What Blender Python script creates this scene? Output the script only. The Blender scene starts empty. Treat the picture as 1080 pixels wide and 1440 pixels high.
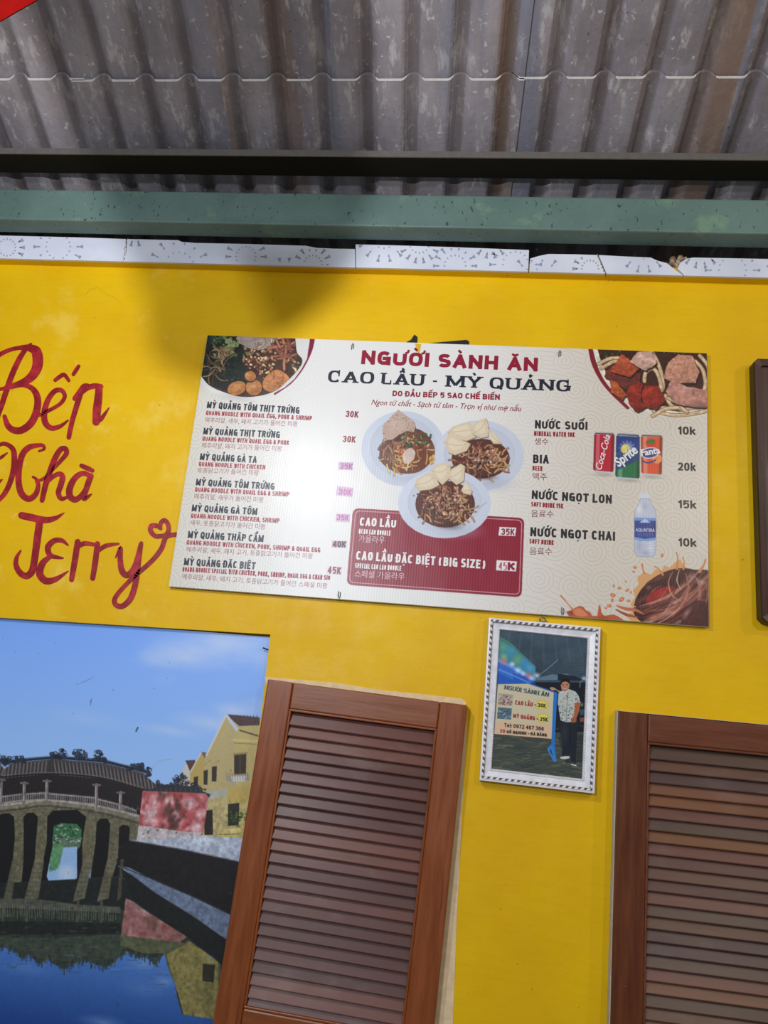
import bpy, bmesh, math, random, unicodedata
import numpy as np
from mathutils import Matrix, Vector
random.seed(7)
SC = bpy.context.scene
COL = SC.collection

# ------------------------------------------------------------------ camera
YAW, PITCH, ROLL, FPX = -.125, .245, .092, 1150.0
CAM = np.array([.11, -1.82, 1.55])
_f = np.array([math.sin(YAW)*math.cos(PITCH), math.cos(YAW)*math.cos(PITCH), math.sin(PITCH)])
_r0 = np.array([math.cos(YAW), -math.sin(YAW), 0.]); _u0 = np.cross(_r0, _f)
_r = math.cos(ROLL)*_r0 + math.sin(ROLL)*_u0
_u = -math.sin(ROLL)*_r0 + math.cos(ROLL)*_u0
cd = bpy.data.cameras.new('camera'); co = bpy.data.objects.new('camera', cd); COL.objects.link(co)
cd.sensor_fit = 'VERTICAL'; cd.sensor_height = 36; cd.lens = FPX/1440*36
cd.clip_start = .05
co.matrix_world = Matrix(((_r[0], _u[0], -_f[0], CAM[0]), (_r[1], _u[1], -_f[1], CAM[1]),
                          (_r[2], _u[2], -_f[2], CAM[2]), (0, 0, 0, 1)))
SC.camera = co

# ------------------------------------------------------------------ light and exposure
W = bpy.data.worlds.new('world'); SC.world = W; W.use_nodes = True
bg = W.node_tree.nodes['Background']
bg.inputs[0].default_value = (.80, .90, 1.0, 1); bg.inputs[1].default_value = .27
def lamp(name, loc, watts, col, rad):
    l = bpy.data.lights.new(name, 'POINT'); l.energy = watts; l.color = col; l.shadow_soft_size = rad
    o = bpy.data.objects.new(name, l); o.location = loc; COL.objects.link(o); return o
LAMP = (-.55, -1.15, 2.40)
lamp('stall_bulb', LAMP, 28, (.97, .98, 1), .007)
lamp('far_bulb', (2.0, -1.3, 2.75), 22, (1, .86, .66), .04)
lamp('rear_bulb', (1.35, -2.3, 2.75), 40, (1, .90, .72), .03)
lamp('shop_bulb', (-.9, -3.4, 2.3), 150, (.88, .93, 1), .12)
SC.view_settings.view_transform = 'Standard'; SC.view_settings.look = 'None'
SC.view_settings.gamma = 1; SC.view_settings.use_curve_mapping = False
SC.view_settings.exposure = 0.0

# ------------------------------------------------------------------ helpers: geometry
def ray(px, py): return _r*(px-540)/FPX + _u*(720-py)/FPX + _f
def pix(px, py, y=0.0):
    """world x,z of a photo measurement on the upright plane at depth y"""
    d = ray(px, py); p = CAM + d*(y-CAM[1])/d[1]; return float(p[0]), float(p[2])
def lin(c):
    c = np.asarray(c, float)/255.
    return np.where(c <= .04045, c/12.92, ((c+.055)/1.055)**2.4)
def lin4(c): return tuple(float(v) for v in lin(c)) + (1.0,)

def tag(o, label=None, cat=None, group=None, kind=None):
    if label: o['label'] = label
    if cat: o['category'] = cat
    if group: o['group'] = group
    if kind: o['kind'] = kind
    return o
def empty(name, loc=(0, 0, 0), rot=(0, 0, 0)):
    o = bpy.data.objects.new(name, None); o.empty_display_size = .05
    o.location = loc; o.rotation_euler = rot; COL.objects.link(o); return o
def link(name, me, mat=None, parent=None):
    o = bpy.data.objects.new(name, me); COL.objects.link(o)
    if mat is not None and not me.materials: me.materials.append(mat)
    if parent is not None: o.parent = parent
    return o

class MB:
    """collects faces, with optional colour per face"""
    def __init__(s): s.v = []; s.f = []; s.c = []
    def face(s, pts, col=None):
        n = len(s.v); s.v += [tuple(map(float, p)) for p in pts]; s.f.append(list(range(n, n+len(pts)))); s.c.append(col)
    def box(s, x0, x1, y0, y1, z0, z1, col=None):
        n = len(s.v)
        s.v += [(x0,y0,z0),(x1,y0,z0),(x1,y1,z0),(x0,y1,z0),(x0,y0,z1),(x1,y0,z1),(x1,y1,z1),(x0,y1,z1)]
        for q in ((0,3,2,1),(4,5,6,7),(0,1,5,4),(1,2,6,5),(2,3,7,6),(3,0,4,7)):
            s.f.append([n+i for i in q]); s.c.append(col)
    def prism(s, poly, y0, y1, col=None):
        """outline in x,z extruded from y0 (front) to y1"""
        n = len(s.v); k = len(poly)
        a = sum(poly[i][0]*poly[(i+1)%k][1]-poly[(i+1)%k][0]*poly[i][1] for i in range(k))
        if a < 0: poly = poly[::-1]
        s.v += [(p[0], y0, p[1]) for p in poly] + [(p[0], y1, p[1]) for p in poly]
        s.f.append([n+i for i in range(k)]); s.f.append([n+k+i for i in range(k)][::-1])
        for i in range(k):
            j = (i+1) % k; s.f.append([n+i, n+k+i, n+k+j, n+j])
        s.c += [col]*(k+2)
    def ball(s, c, r, nu=8, nv=5, rot=0, col=None):
        n = len(s.v); ca, sa = math.cos(rot), math.sin(rot)
        for j in range(nv+1):
            t = math.pi*j/nv
            for i in range(nu):
                a = 2*math.pi*i/nu
                x, y, z = r[0]*math.sin(t)*math.cos(a), r[1]*math.sin(t)*math.sin(a), r[2]*math.cos(t)
                s.v.append((c[0]+ca*x-sa*z, c[1]+y, c[2]+sa*x+ca*z))
        for j in range(nv):
            for i in range(nu):
                s.f.append([n+j*nu+i, n+(j+1)*nu+i, n+(j+1)*nu+(i+1)%nu, n+j*nu+(i+1)%nu]); s.c.append(col)
    def tube(s, pts, r, k=8, col=None):
        n = len(s.v); P = [Vector(p) for p in pts]
        for i, p in enumerate(P):
            t = (P[min(i+1, len(P)-1)]-P[max(i-1, 0)]).normalized()
            a = t.cross(Vector((.3, .9, .31))).normalized(); b = t.cross(a)
            for q in range(k):
                w = 2*math.pi*q/k; s.v.append(tuple(p + (a*math.cos(w)+b*math.sin(w))*r))
        for i in range(len(P)-1):
            for q in range(k):
                s.f.append([n+i*k+q, n+i*k+(q+1)%k, n+(i+1)*k+(q+1)%k, n+(i+1)*k+q]); s.c.append(col)
        s.f.append([n+q for q in range(k)][::-1]); s.f.append([n+(len(P)-1)*k+q for q in range(k)]); s.c += [col]*2
    def build(s, name, mat=None, parent=None, smooth=False, bevel=0, fix=True):
        me = bpy.data.meshes.new(name); me.from_pydata(s.v, [], s.f); me.update()
        if any(c is not None for c in s.c):
            at = me.color_attributes.new('paint', 'FLOAT_COLOR', 'CORNER'); arr = []
            for f, c in zip(s.f, s.c): arr += list(c if c is not None else (1, 1, 1, 1))*len(f)
            at.data.foreach_set('color', arr)
        if fix and not any(c is not None for c in s.c):
            bm = bmesh.new(); bm.from_mesh(me); bmesh.ops.recalc_face_normals(bm, faces=bm.faces); bm.to_mesh(me); bm.free()
        if smooth: me.polygons.foreach_set('use_smooth', [True]*len(me.polygons))
        o = link(name, me, mat, parent)
        if bevel:
            m = o.modifiers.new('bevel', 'BEVEL'); m.width = bevel; m.segments = 2; m.limit_method = 'ANGLE'
        return o

# ------------------------------------------------------------------ helpers: materials
class NT:
    def __init__(s, name):
        s.m = bpy.data.materials.new(name); s.m.use_nodes = True; s.t = s.m.node_tree
        s.b = s.t.nodes['Principled BSDF']; s.tc = s.t.nodes.new('ShaderNodeTexCoord')
    def n(s, typ, **kw):
        x = s.t.nodes.new(typ)
        for k, v in kw.items():
            if hasattr(x, k) and k not in x.inputs: setattr(x, k, v)
            else: s.set(x.inputs[k], v)
        return x
    def set(s, sock, v):
        if hasattr(v, 'is_linked') or isinstance(v, bpy.types.NodeSocket): s.t.links.new(v, sock)
        else: sock.default_value = v
    def noise(s, scale, detail=4, rough=.55, vec=None, stretch=None, off=(0, 0, 0)):
        mp = s.n('ShaderNodeMapping'); s.set(mp.inputs['Vector'], vec or s.tc.outputs['Object'])
        mp.inputs['Scale'].default_value = stretch or (1, 1, 1); mp.inputs['Location'].default_value = off
        x = s.n('ShaderNodeTexNoise'); s.set(x.inputs['Vector'], mp.outputs[0])
        x.inputs['Scale'].default_value = scale; x.inputs['Detail'].default_value = detail; x.inputs['Roughness'].default_value = rough
        return x.outputs['Fac']
    def ramp(s, v, a, b, c0=0., c1=1.):
        x = s.n('ShaderNodeMapRange'); x.interpolation_type = 'SMOOTHSTEP'
        s.set(x.inputs[0], v); x.inputs[1].default_value = a; x.inputs[2].default_value = b
        x.inputs[3].default_value = c0; x.inputs[4].default_value = c1; return x.outputs[0]
    def mix(s, f, a, b, mode='MIX'):
        x = s.n('ShaderNodeMix'); x.data_type = 'RGBA'; x.blend_type = mode
        s.set(x.inputs[0], f)
        for i, v in ((6, a), (7, b)): s.set(x.inputs[i], v)
        return x.outputs[2]
    def math(s, op, a, b=0.):
        x = s.n('ShaderNodeMath'); x.operation = op; s.set(x.inputs[0], a); s.set(x.inputs[1], b); return x.outputs[0]
    def bump(s, h, strength=.2, dist=.01, prev=None):
        x = s.n('ShaderNodeBump'); x.inputs['Strength'].default_value = strength; x.inputs['Distance'].default_value = dist
        s.set(x.inputs['Height'], h)
        if prev is not None: s.set(x.inputs['Normal'], prev)
        return x.outputs[0]
    def attr(s, name='paint'):
        x = s.n('ShaderNodeAttribute'); x.attribute_name = name; return x.outputs['Color']
    def xyz(s):
        x = s.n('ShaderNodeSeparateXYZ'); s.set(x.inputs[0], s.tc.outputs['Object']); return x.outputs
    def out(s, col=None, rough=None, normal=None, metal=None, spec=None):
        for k, v in (('Base Color', col), ('Roughness', rough), ('Normal', normal), ('Metallic', metal), ('Specular IOR Level', spec)):
            if v is not None: s.set(s.b.inputs[k], v)
        return s.m
def flat(name, rgb, rough=.5, metal=0., spec=.5):
    q = NT(name); n = q.noise(60, 2)
    return q.out(q.mix(q.ramp(n, .3, .7), lin4(np.array(rgb)*.93), lin4(rgb)), rough, None, metal, spec)

def mat_wall():
    q = NT('yellow_wall_paint'); x, y, z = q.xyz()
    base = q.mix(q.ramp(q.noise(3.2, 5), .3, .72), lin4((216, 168, 1)), lin4((226, 183, 2)))
    # brushed horizontal paint streaks
    st = q.noise(14, 3, .6, stretch=(1, 1, 7)); base = q.mix(q.ramp(st, .45, .8, 0, .28), base, lin4((205, 158, 0)))
    # pale scuffed blotches, mostly on the left
    left = q.ramp(x, -.25, -.75)
    bl = q.math('MULTIPLY', q.ramp(q.noise(5.5, 6, .62, off=(3.1, 0, 1.7)), .54, .68), left)
    base = q.mix(q.math('MULTIPLY', bl, .5), base, lin4((232, 202, 88)))
    fl = q.math('MULTIPLY', q.ramp(q.noise(22, 6, .7, off=(1, 0, 4)), .60, .72), q.ramp(x, .2, -.9, .15, 1))
    base = q.mix(q.math('MULTIPLY', fl, .4), base, lin4((228, 205, 120)))
    # dark specks and hairline cracks
    sp = q.ramp(q.noise(75, 2, .5), .735, .77); base = q.mix(q.math('MULTIPLY', sp, .55), base, lin4((120, 88, 10)))
    cr = q.n('ShaderNodeTexVoronoi'); cr.feature = 'DISTANCE_TO_EDGE'; cr.inputs['Scale'].default_value = 3.1
    wv = q.n('ShaderNodeMix'); wv.data_type = 'VECTOR'; wv.inputs[0].default_value = .2
    nn = q.n('ShaderNodeTexNoise'); nn.inputs['Scale'].default_value = 7; nn.inputs['Detail'].default_value = 5
    q.set(nn.inputs['Vector'], q.tc.outputs['Object']); q.set(wv.inputs[4], q.tc.outputs['Object']); q.set(wv.inputs[5], nn.outputs['Color'])
    q.set(cr.inputs['Vector'], wv.outputs[1])
    ck = q.math('MULTIPLY', q.ramp(cr.outputs['Distance'], .004, .001), q.math('MULTIPLY', q.ramp(q.noise(2.4, 2, off=(9, 0, 2)), .55, .62), left))
    base = q.mix(q.math('MULTIPLY', ck, .6), base, lin4((130, 98, 20)))
    h = q.bump(q.noise(9, 6), .25, .01); h = q.bump(q.noise(130, 3), .12, .002, h)
    return q.out(base, q.ramp(q.noise(18, 3), .3, .7, .38, .55), h, spec=.22)

def mat_print(name, rough=.32, flutes=True, scratches=False):
    q = NT(name); c = q.attr(); nrm = None
    if flutes:
        w = q.n('ShaderNodeTexWave'); w.wave_type = 'BANDS'; w.bands_direction = 'X'
        w.inputs['Scale'].default_value = 52; w.inputs['Distortion'].default_value = .4
        q.set(w.inputs['Vector'], q.tc.outputs['Object'])
        nrm = q.bump(w.outputs['Fac'], .045, .0011)
        nrm = q.bump(q.noise(6, 3, stretch=(1, 1, .4)), .18, .012, nrm)
    else:
        nrm = q.bump(q.noise(5, 3), .08, .01)
    if scratches:
        s = q.ramp(q.noise(55, 2, .5, stretch=(1, 1, .6)), .77, .79)
        c = q.mix(q.math('MULTIPLY', s, .5), c, lin4((60, 62, 60)))
    return q.out(c, rough, nrm, spec=.38)

def mat_roof():
    q = NT('weathered_fibre_cement'); x, y, z = q.xyz(); a = q.attr('Col')
    n1 = q.noise(7, 6, .65, stretch=(1, .35, .35)); n2 = q.noise(30, 6, .7, stretch=(1.2, .4, .4), off=(2, 5, 1))
    c = q.mix(q.ramp(n1, .3, .7), lin4((106, 100, 105)), lin4((140, 134, 139)))
    c = q.mix(q.ramp(n2, .54, .64, 0, .6), c, lin4((172, 168, 168)))
    c = q.mix(q.ramp(q.noise(60, 4, .6), .62, .7, 0, .6), c, lin4((190, 186, 182)))
    # water streaks down the slope: brown and blue-grey
    sx = q.noise(10.5, 2, .5, stretch=(1, .02, .02), off=(.7, 0, 0))
    c = q.mix(q.math('MULTIPLY', q.ramp(sx, .57, .66), q.ramp(x, -.9, .0, .1, .75)), c, lin4((112, 88, 70)))
    sb = q.noise(11, 2, .5, stretch=(1, .03, .03), off=(4.7, 0, 0))
    c = q.mix(q.math('MULTIPLY', q.ramp(sb, .56, .64), q.ramp(x, -.9, .1, .15, .7)), c, lin4((104, 106, 122)))
    c = q.mix(q.ramp(q.noise(90, 3, .6), .68, .74, 0, .7), c, lin4((58, 52, 50)))
    # dark brown tint, stronger in the grooves
    c = q.mix(q.math('MULTIPLY', q.ramp(a, .55, .95), .55), c, lin4((72, 60, 55)))
    return q.out(c, .85, q.bump(q.noise(45, 5), .35, .006), spec=.2)

def mat_beam():
    q = NT('teal_steel_paint')
    c = q.mix(q.ramp(q.noise(5, 5), .3, .7), lin4((84, 108, 102)), lin4((100, 124, 118)))
    c = q.mix(q.ramp(q.noise(85, 3, .55, stretch=(1.3, 1, .8)), .64, .70, 0, .8), c, lin4((40, 52, 48)))
    c = q.mix(q.ramp(q.noise(150, 2), .70, .76, 0, .7), c, lin4((170, 182, 172)))
    c = q.mix(q.ramp(q.noise(12, 4, off=(3, 1, 2)), .6, .72, 0, .5), c, lin4((120, 150, 118)))
    return q.out(c, .55, q.bump(q.noise(60, 4), .2, .003), spec=.35)

def mat_wood(name, a, b, dark, rough=.35, vertical=True, scratch=.25):
    q = NT(name)
    g = q.noise(9, 5, .6, stretch=(6, 6, .55) if vertical else (.5, 6, 6))
    c = q.mix(q.ramp(g, .3, .7), lin4(a), lin4(b))
    k = q.noise(22, 4, .6, stretch=(5, 5, .3) if vertical else (.3, 5, 5), off=(2, 3, 1))
    c = q.mix(q.ramp(k, .55, .72, 0, .55), c, lin4(dark))
    c = q.mix(q.ramp(q.noise(120, 2), .745, .77, 0, scratch), c, lin4((205, 180, 150)))
    return q.out(c, q.ramp(g, .3, .7, rough-.06, rough+.1), q.bump(g, .12, .003), spec=.45)

def mat_slat(name, dusty):
    q = NT(name); c = q.attr()
    g = q.noise(10, 5, .6, stretch=(.5, 5, 6)); c = q.mix(q.ramp(g, .4, .75, 0, .3), c, lin4((58, 34, 26)))
    d = q.noise(7, 6, .65, stretch=(.9, 1, 1.6), off=(1, 2, 3))
    c = q.mix(q.ramp(d, .52, .72, 0, dusty), c, lin4((150, 134, 130)))
    return q.out(c, .38, q.bump(g, .1, .002), spec=.36)

M = {}
M['wall'] = mat_wall(); M['roof'] = mat_roof(); M['beam'] = mat_beam(); M['roof_edge'] = flat('lit_cement_edge', (186, 180, 178), .9)
M['sheet'] = mat_print('fluted_plastic_print', .33, True)
M['mural'] = mat_print('mural_print', .42, False, True)
M['photo'] = mat_print('photo_print', .22, False)
M['ink'] = mat_print('print_ink', .33, True)
M['core'] = flat('corrugated_plastic_core', (205, 200, 190), .5)
M['tape'] = flat('black_tape', (26, 26, 28), .35)
M['wire'] = flat('tie_wire', (120, 120, 118), .35, .9)
M['purlin'] = flat('black_steel', (13, 12, 11), .7, 0, .15)
M['lip'] = flat('greyed_steel', (90, 86, 82), .6)
M['cream'] = flat('bare_cream_plaster', (226, 200, 160), .8)
M['red_paint'] = None
M['frame_white'] = flat('white_moulding', (226, 224, 232), .35)
M['bead'] = flat('pearl_bead', (232, 226, 226), .3)
M['groove'] = flat('dark_bead_groove', (92, 70, 66), .5)
M['dark_frame'] = mat_wood('dark_frame_wood', (50, 28, 24), (74, 42, 36), (30, 18, 16), .4)
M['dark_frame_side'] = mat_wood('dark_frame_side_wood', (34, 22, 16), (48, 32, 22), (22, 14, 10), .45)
M['wood_left'] = mat_wood('varnished_red_brown_wood', (116, 56, 18), (138, 70, 26), (84, 40, 14), .32)
M['wood_left_h'] = mat_wood('varnished_red_brown_rail', (116, 60, 26), (134, 72, 32), (90, 46, 20), .32, False)
M['wood_right'] = mat_wood('varnished_dark_wood', (84, 38, 12), (104, 52, 18), (56, 26, 10), .34)
M['wood_right_h'] = mat_wood('varnished_dark_rail', (96, 48, 26), (110, 58, 32), (72, 36, 20), .34, False)
M['slat_left'] = mat_slat('dusty_slats', .16); M['slat_right'] = mat_slat('slats', .12)
M['back'] = flat('dark_backing', (22, 14, 12), .8)
M['tile'] = None
M['red_cloth'] = flat('red_cloth', (33, 1.2, 1), .9, 0, 0)
M['rust'] = flat('rusty_nail', (60, 58, 66), .45, .6)
M['mortar'] = None

# ------------------------------------------------------------------ painted prints
def crom(pts, n=6, closed=False):
    P = [np.array(p, float) for p in pts]; N = len(P); out = []
    rng = range(N) if closed else range(N-1)
    for i in rng:
        if closed: a, b, c, d = P[(i-1) % N], P[i], P[(i+1) % N], P[(i+2) % N]
        else: a, b, c, d = P[max(i-1, 0)], P[i], P[i+1], P[min(i+2, N-1)]
        for k in range(n):
            t = k/n
            out.append(.5*((2*b)+(-a+c)*t+(2*a-5*b+4*c-d)*t*t+(-a+3*b-3*c+d)*t**3))
    if not closed: out.append(P[-1])
    return out

class Canvas:
    """a flat print: colours held on a fine grid lying on the upright plane at depth y"""
    def __init__(s, y, x0, x1, z0, z1, res, base=(255, 255, 255)):
        s.y = y; s.x0, s.x1, s.z0, s.z1 = x0, x1, z0, z1
        s.nx = int((x1-x0)/res)+1; s.nz = int((z1-z0)/res)+1
        s.rx = (x1-x0)/(s.nx-1); s.rz = (z1-z0)/(s.nz-1)
        s.a = np.empty((s.nz, s.nx, 3)); s.a[:] = base
        s.rs = np.random.RandomState(5)
        # scale of one photo unit in cells
        a = s.m((500, 700)); b = s.m((510, 700)); s.k = float(np.hypot(*(b-a)))/10
    def m(s, p):
        x, z = pix(p[0], p[1], s.y); return np.array([(x-s.x0)/s.rx, (s.z1-z)/s.rz])
    def ms(s, pts): return np.array([s.m(p) for p in pts])
    def _blend(s, sl, cov, col):
        cov = cov[..., None]; s.a[sl] = s.a[sl]*(1-cov)+np.asarray(col, float)*cov
    def _box(s, lo, hi):
        i0 = max(0, int(lo[1])-1); i1 = min(s.nz, int(hi[1])+3); j0 = max(0, int(lo[0])-1); j1 = min(s.nx, int(hi[0])+3)
        return (i0, i1, j0, j1) if i0 < i1 and j0 < j1 else None
    def cover(s, P, S=3):
        bx = s._box(P.min(0), P.max(0))
        if bx is None: return None, None
        i0, i1, j0, j1 = bx
        yy = (np.arange((i1-i0)*S)+.5)/S+i0-.5; xx = (np.arange((j1-j0)*S)+.5)/S+j0-.5
        ins = np.zeros((len(yy), len(xx)), bool); Q = np.roll(P, -1, 0)
        for (ax, ay), (bx_, by) in zip(P, Q):
            if ay == by: continue
            r = ((ay > yy) != (by > yy)); idx = np.nonzero(r)[0]
            if len(idx) == 0: continue
            xc = ax+(yy[idx]-ay)/(by-ay)*(bx_-ax)
            ins[idx] ^= xx[None, :] < xc[:, None]
        cov = ins.reshape(i1-i0, S, j1-j0, S).mean((1, 3))
        return (slice(i0, i1), slice(j0, j1)), cov
    def poly(s, pts, col, alpha=1., smooth=False, noise=0):
        if smooth: pts = crom(pts, 5, True)
        sl, cov = s.cover(s.ms(pts))
        if sl is None: return
        if callable(col):
            ii, jj = np.mgrid[sl]; c = col(jj, ii)
        else: c = np.asarray(col, float)
        if noise: c = np.broadcast_to(c, cov.shape+(3,))+s.rs.normal(0, noise, cov.shape)[..., None]
        s._blend(sl, cov*alpha, c)
    def ell(s, cx, cy, rx, ry, col, rot=0., alpha=1., n=28):
        t = np.linspace(0, 2*math.pi, n, endpoint=False); c, q = math.cos(rot), math.sin(rot)
        s.poly([(cx+rx*math.cos(a)*c-ry*math.sin(a)*q, cy+rx*math.cos(a)*q+ry*math.sin(a)*c) for a in t], col, alpha)
    def soft(s, cx, cy, rx, ry, col, alpha=1., rot=0.):
        """soft airbrushed spot"""
        C0 = s.m((cx, cy)); r = max(rx, ry)*s.k*1.05
        bx = s._box(C0-r*1.05, C0+r*1.05)
        if bx is None: return
        i0, i1, j0, j1 = bx; ii, jj = np.mgrid[i0:i1, j0:j1]
        dx, dy = (jj-C0[0])/s.k, (ii-C0[1])/s.k; c, q = math.cos(rot), math.sin(rot)
        d = np.sqrt(((dx*c+dy*q)/rx)**2+((-dx*q+dy*c)/ry)**2)
        s._blend((slice(i0, i1), slice(j0, j1)), alpha*np.clip(1-d, 0, 1)**1.3, col)
    def line(s, pts, w, col, alpha=1., smooth=True, n=6):
        P = np.array(crom(pts, n) if smooth and len(pts) > 2 else [np.array(p, float) for p in pts])
        W_ = np.interp(np.linspace(0, 1, len(P)), np.linspace(0, 1, len(w)), w)*s.k/2 if hasattr(w, '__len__') else np.full(len(P), w*s.k/2)
        P = s.ms(P); mx = W_.max()+1
        bx = s._box(P.min(0)-mx, P.max(0)+mx)
        if bx is None: return
        i0, i1, j0, j1 = bx; ii, jj = np.mgrid[i0:i1, j0:j1]; best = np.full(ii.shape, 1e9)
        for k in range(len(P)-1):
            a, b = P[k], P[k+1]; d = b-a; L = d@d+1e-9
            t = np.clip(((jj-a[0])*d[0]+(ii-a[1])*d[1])/L, 0, 1)
            dist = np.hypot(jj-a[0]-t*d[0], ii-a[1]-t*d[1])-(W_[k]+t*(W_[k+1]-W_[k]))
            best = np.minimum(best, dist)
        s._blend((slice(i0, i1), slice(j0, j1)), np.clip(.5-best, 0, 1)*alpha, col)
    def clip_begin(s): s._save = s.a.copy()
    def clip_end(s, pts, smooth=False):
        if smooth: pts = crom(pts, 6, True)
        sl, cov = s.cover(s.ms(pts)); keep = s._save
        full = np.zeros(s.a.shape[:2]); full[sl] = cov
        s.a = keep*(1-full[..., None])+s.a*full[..., None]
    def noise(s, cells, octaves=4, seed=0, sx=1., sz=1.):
        rs = np.random.RandomState(seed); out = np.zeros((s.nz, s.nx)); amp = 1.; tot = 0.
        for o in range(octaves):
            cx, cz = max(2, int(s.nx/(cells*sx)))+2, max(2, int(s.nz/(cells*sz)))+2
            g = rs.rand(cz+1, cx+1); xs = np.linspace(0, cx-1e-3, s.nx); zs = np.linspace(0, cz-1e-3, s.nz)
            xi, zi = xs.astype(int), zs.astype(int); fx, fz = xs-xi, zs-zi
            fx, fz = fx*fx*(3-2*fx), fz*fz*(3-2*fz)
            r = (g[zi][:, xi]*(1-fx)+g[zi][:, xi+1]*fx)*(1-fz)[:, None]+(g[zi+1][:, xi]*(1-fx)+g[zi+1][:, xi+1]*fx)*fz[:, None]
            out += r*amp; tot += amp; amp *= .55; cells = max(2, cells/2)
        return out/tot
    def build(s, name, mat, parent, gain=.86):
        nx, nz = s.nx, s.nz
        X, Z = np.meshgrid(s.x0+np.arange(nx)*s.rx, s.z1-np.arange(nz)*s.rz)
        co_ = np.stack([X, np.full_like(X, s.y), Z], -1).reshape(-1)
        me = bpy.data.meshes.new(name); me.vertices.add(nx*nz); me.vertices.foreach_set('co', co_)
        idx = np.arange(nx*nz).reshape(nz, nx)
        q = np.stack([idx[:-1, :-1], idx[1:, :-1], idx[1:, 1:], idx[:-1, 1:]], -1).reshape(-1)
        nf = (nx-1)*(nz-1); me.loops.add(nf*4); me.loops.foreach_set('vertex_index', q.astype(np.int32))
        me.polygons.add(nf); me.polygons.foreach_set('loop_start', np.arange(0, nf*4, 4, dtype=np.int32))
        me.update(calc_edges=True)
        at = me.color_attributes.new('paint', 'FLOAT_COLOR', 'POINT')
        c = np.ones((nz*nx, 4)); c[:, :3] = (lin(np.clip(s.a, 0, 255))*gain).reshape(-1, 3)
        at.data.foreach_set('color', c.astype(np.float32).reshape(-1))
        return link(name, me, mat, parent)

# ================================================================== the setting
NOTCH = [(-1.95, 1.678), (-.3505, 1.708), (-.3435, .62), (-1.95, .62)]
b = MB(); b.prism([(-1.95, 0), (1.95, 0), (1.95, 2.62), (-1.95, 2.62)]+NOTCH, 0, .016)
b.box(-1.95, 1.95, .024, .12, 0, 2.62)
b.box(-1.95, 1.95, -.0225, .12, 2.62, 2.646)             # the ledge that carries the tiles
tag(b.build('wall_back', M['wall']), kind='structure')

b = MB(); b.box(-1.95, 1.95, -3.9, .0, -.05, 0)
tag(b.build('floor', flat('grey_cement_floor', (120, 116, 110), .7)), kind='structure')
# bare plaster showing beside the left shutter
b = MB()
e = [pix(*p, 0) for p in ((648, 996), (656, 1003), (656, 1040), (652, 1090), (648, 1180), (642, 1300), (637, 1440), (634, 1520), (560, 1520), (560, 1000))]
b.prism(e, -.0012, .001)
e = [pix(*p, 0) for p in ((372, 952), (470, 960), (540, 971), (600, 977), (650, 983), (656, 989), (640, 1010), (380, 980))]
b.prism(e, -.0014, .001)
tag(b.build('trim_1', M['cream']), kind='structure')

# corrugated roof, built sheet by sheet
PITCH_ = .1022
def roof_z(y): return 2.803+.4455*(-.1-y)
def roof_sheet(xa, xb, ya, yb, lift, label):
    nx = int((xb-xa)/PITCH_*20); ny = max(2, int((yb-ya)/.04)); th = .0060; A = .0088
    V = []; F = []; G = []
    for s in (0, 1):
        for j in range(ny+1):
            y = ya+(yb-ya)*j/ny
            for i in range(nx+1):
                xp = xa+(xb-xa)*i/nx; c = math.cos(2*math.pi*(xp+.56)/PITCH_)
                p = max(-1, min(1, 1.75*c+.95)); p = p*1.5-.5*p**3
                V.append((xp-.053*(y+.33), y, roof_z(y)+lift-A*p+(th if s else 0))); G.append(.5-.5*p)
    n = (nx+1)*(ny+1); k = nx+1
    for j in range(ny):
        for i in range(nx):
            a = j*k+i; F.append((a, a+k, a+k+1, a+1)); F.append((n+a, n+a+1, n+a+k+1, n+a+k))
    for i in range(nx):
        F.append((i, i+1, n+i+1, n+i)); a = ny*k+i; F.append((a, n+a, n+a+1, a+1))
    for j in range(ny):
        a = j*k; F.append((a, n+a, n+a+k, a+k)); a = j*k+nx; F.append((a, a+k, n+a+k, n+a))
    me = bpy.data.meshes.new('corrugated_roof_sheet'); me.from_pydata(V, [], F); me.update()
    at = me.color_attributes.new('Col', 'FLOAT_COLOR', 'POINT')
    at.data.foreach_set('color', np.repeat(np.array(G, np.float32), 4))
    me.materials.append(M['roof']); me.materials.append(M['roof_edge'])
    for i in range(2*nx): me.polygons[2*nx*ny+i].material_index = 1 if G[i//2] < .30 else 0  # pan lips painted paler: caught light put into the cut edge's colour
    bm = bmesh.new(); bm.from_mesh(me); bmesh.ops.recalc_face_normals(bm, faces=bm.faces); bm.to_mesh(me); bm.free()
    o = link('corrugated_roof_sheet', me, M['roof'])
    return tag(o, label, 'roof sheet', 'corrugated roof sheets')
S0, S1 = -.89, .141
for nm, ya, yb, lift in (('lower', -.332, .42, 0.), ('upper', -1.75, -.23, .0115)):
    where = 'next to the black purlin' if nm == 'lower' else 'above the overlap step'
    roof_sheet(S0-1.03, S0+.03, ya, yb, lift+.0040, 'far left grey corrugated roof sheet, '+where)
    roof_sheet(S0, S1-.0012, ya, yb, lift, 'middle grey corrugated roof sheet between two seams, '+where)
    roof_sheet(S1-.03, S1+1.04, ya, yb, lift+.0036, 'right hand brown-streaked corrugated roof sheet, '+where)

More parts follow.
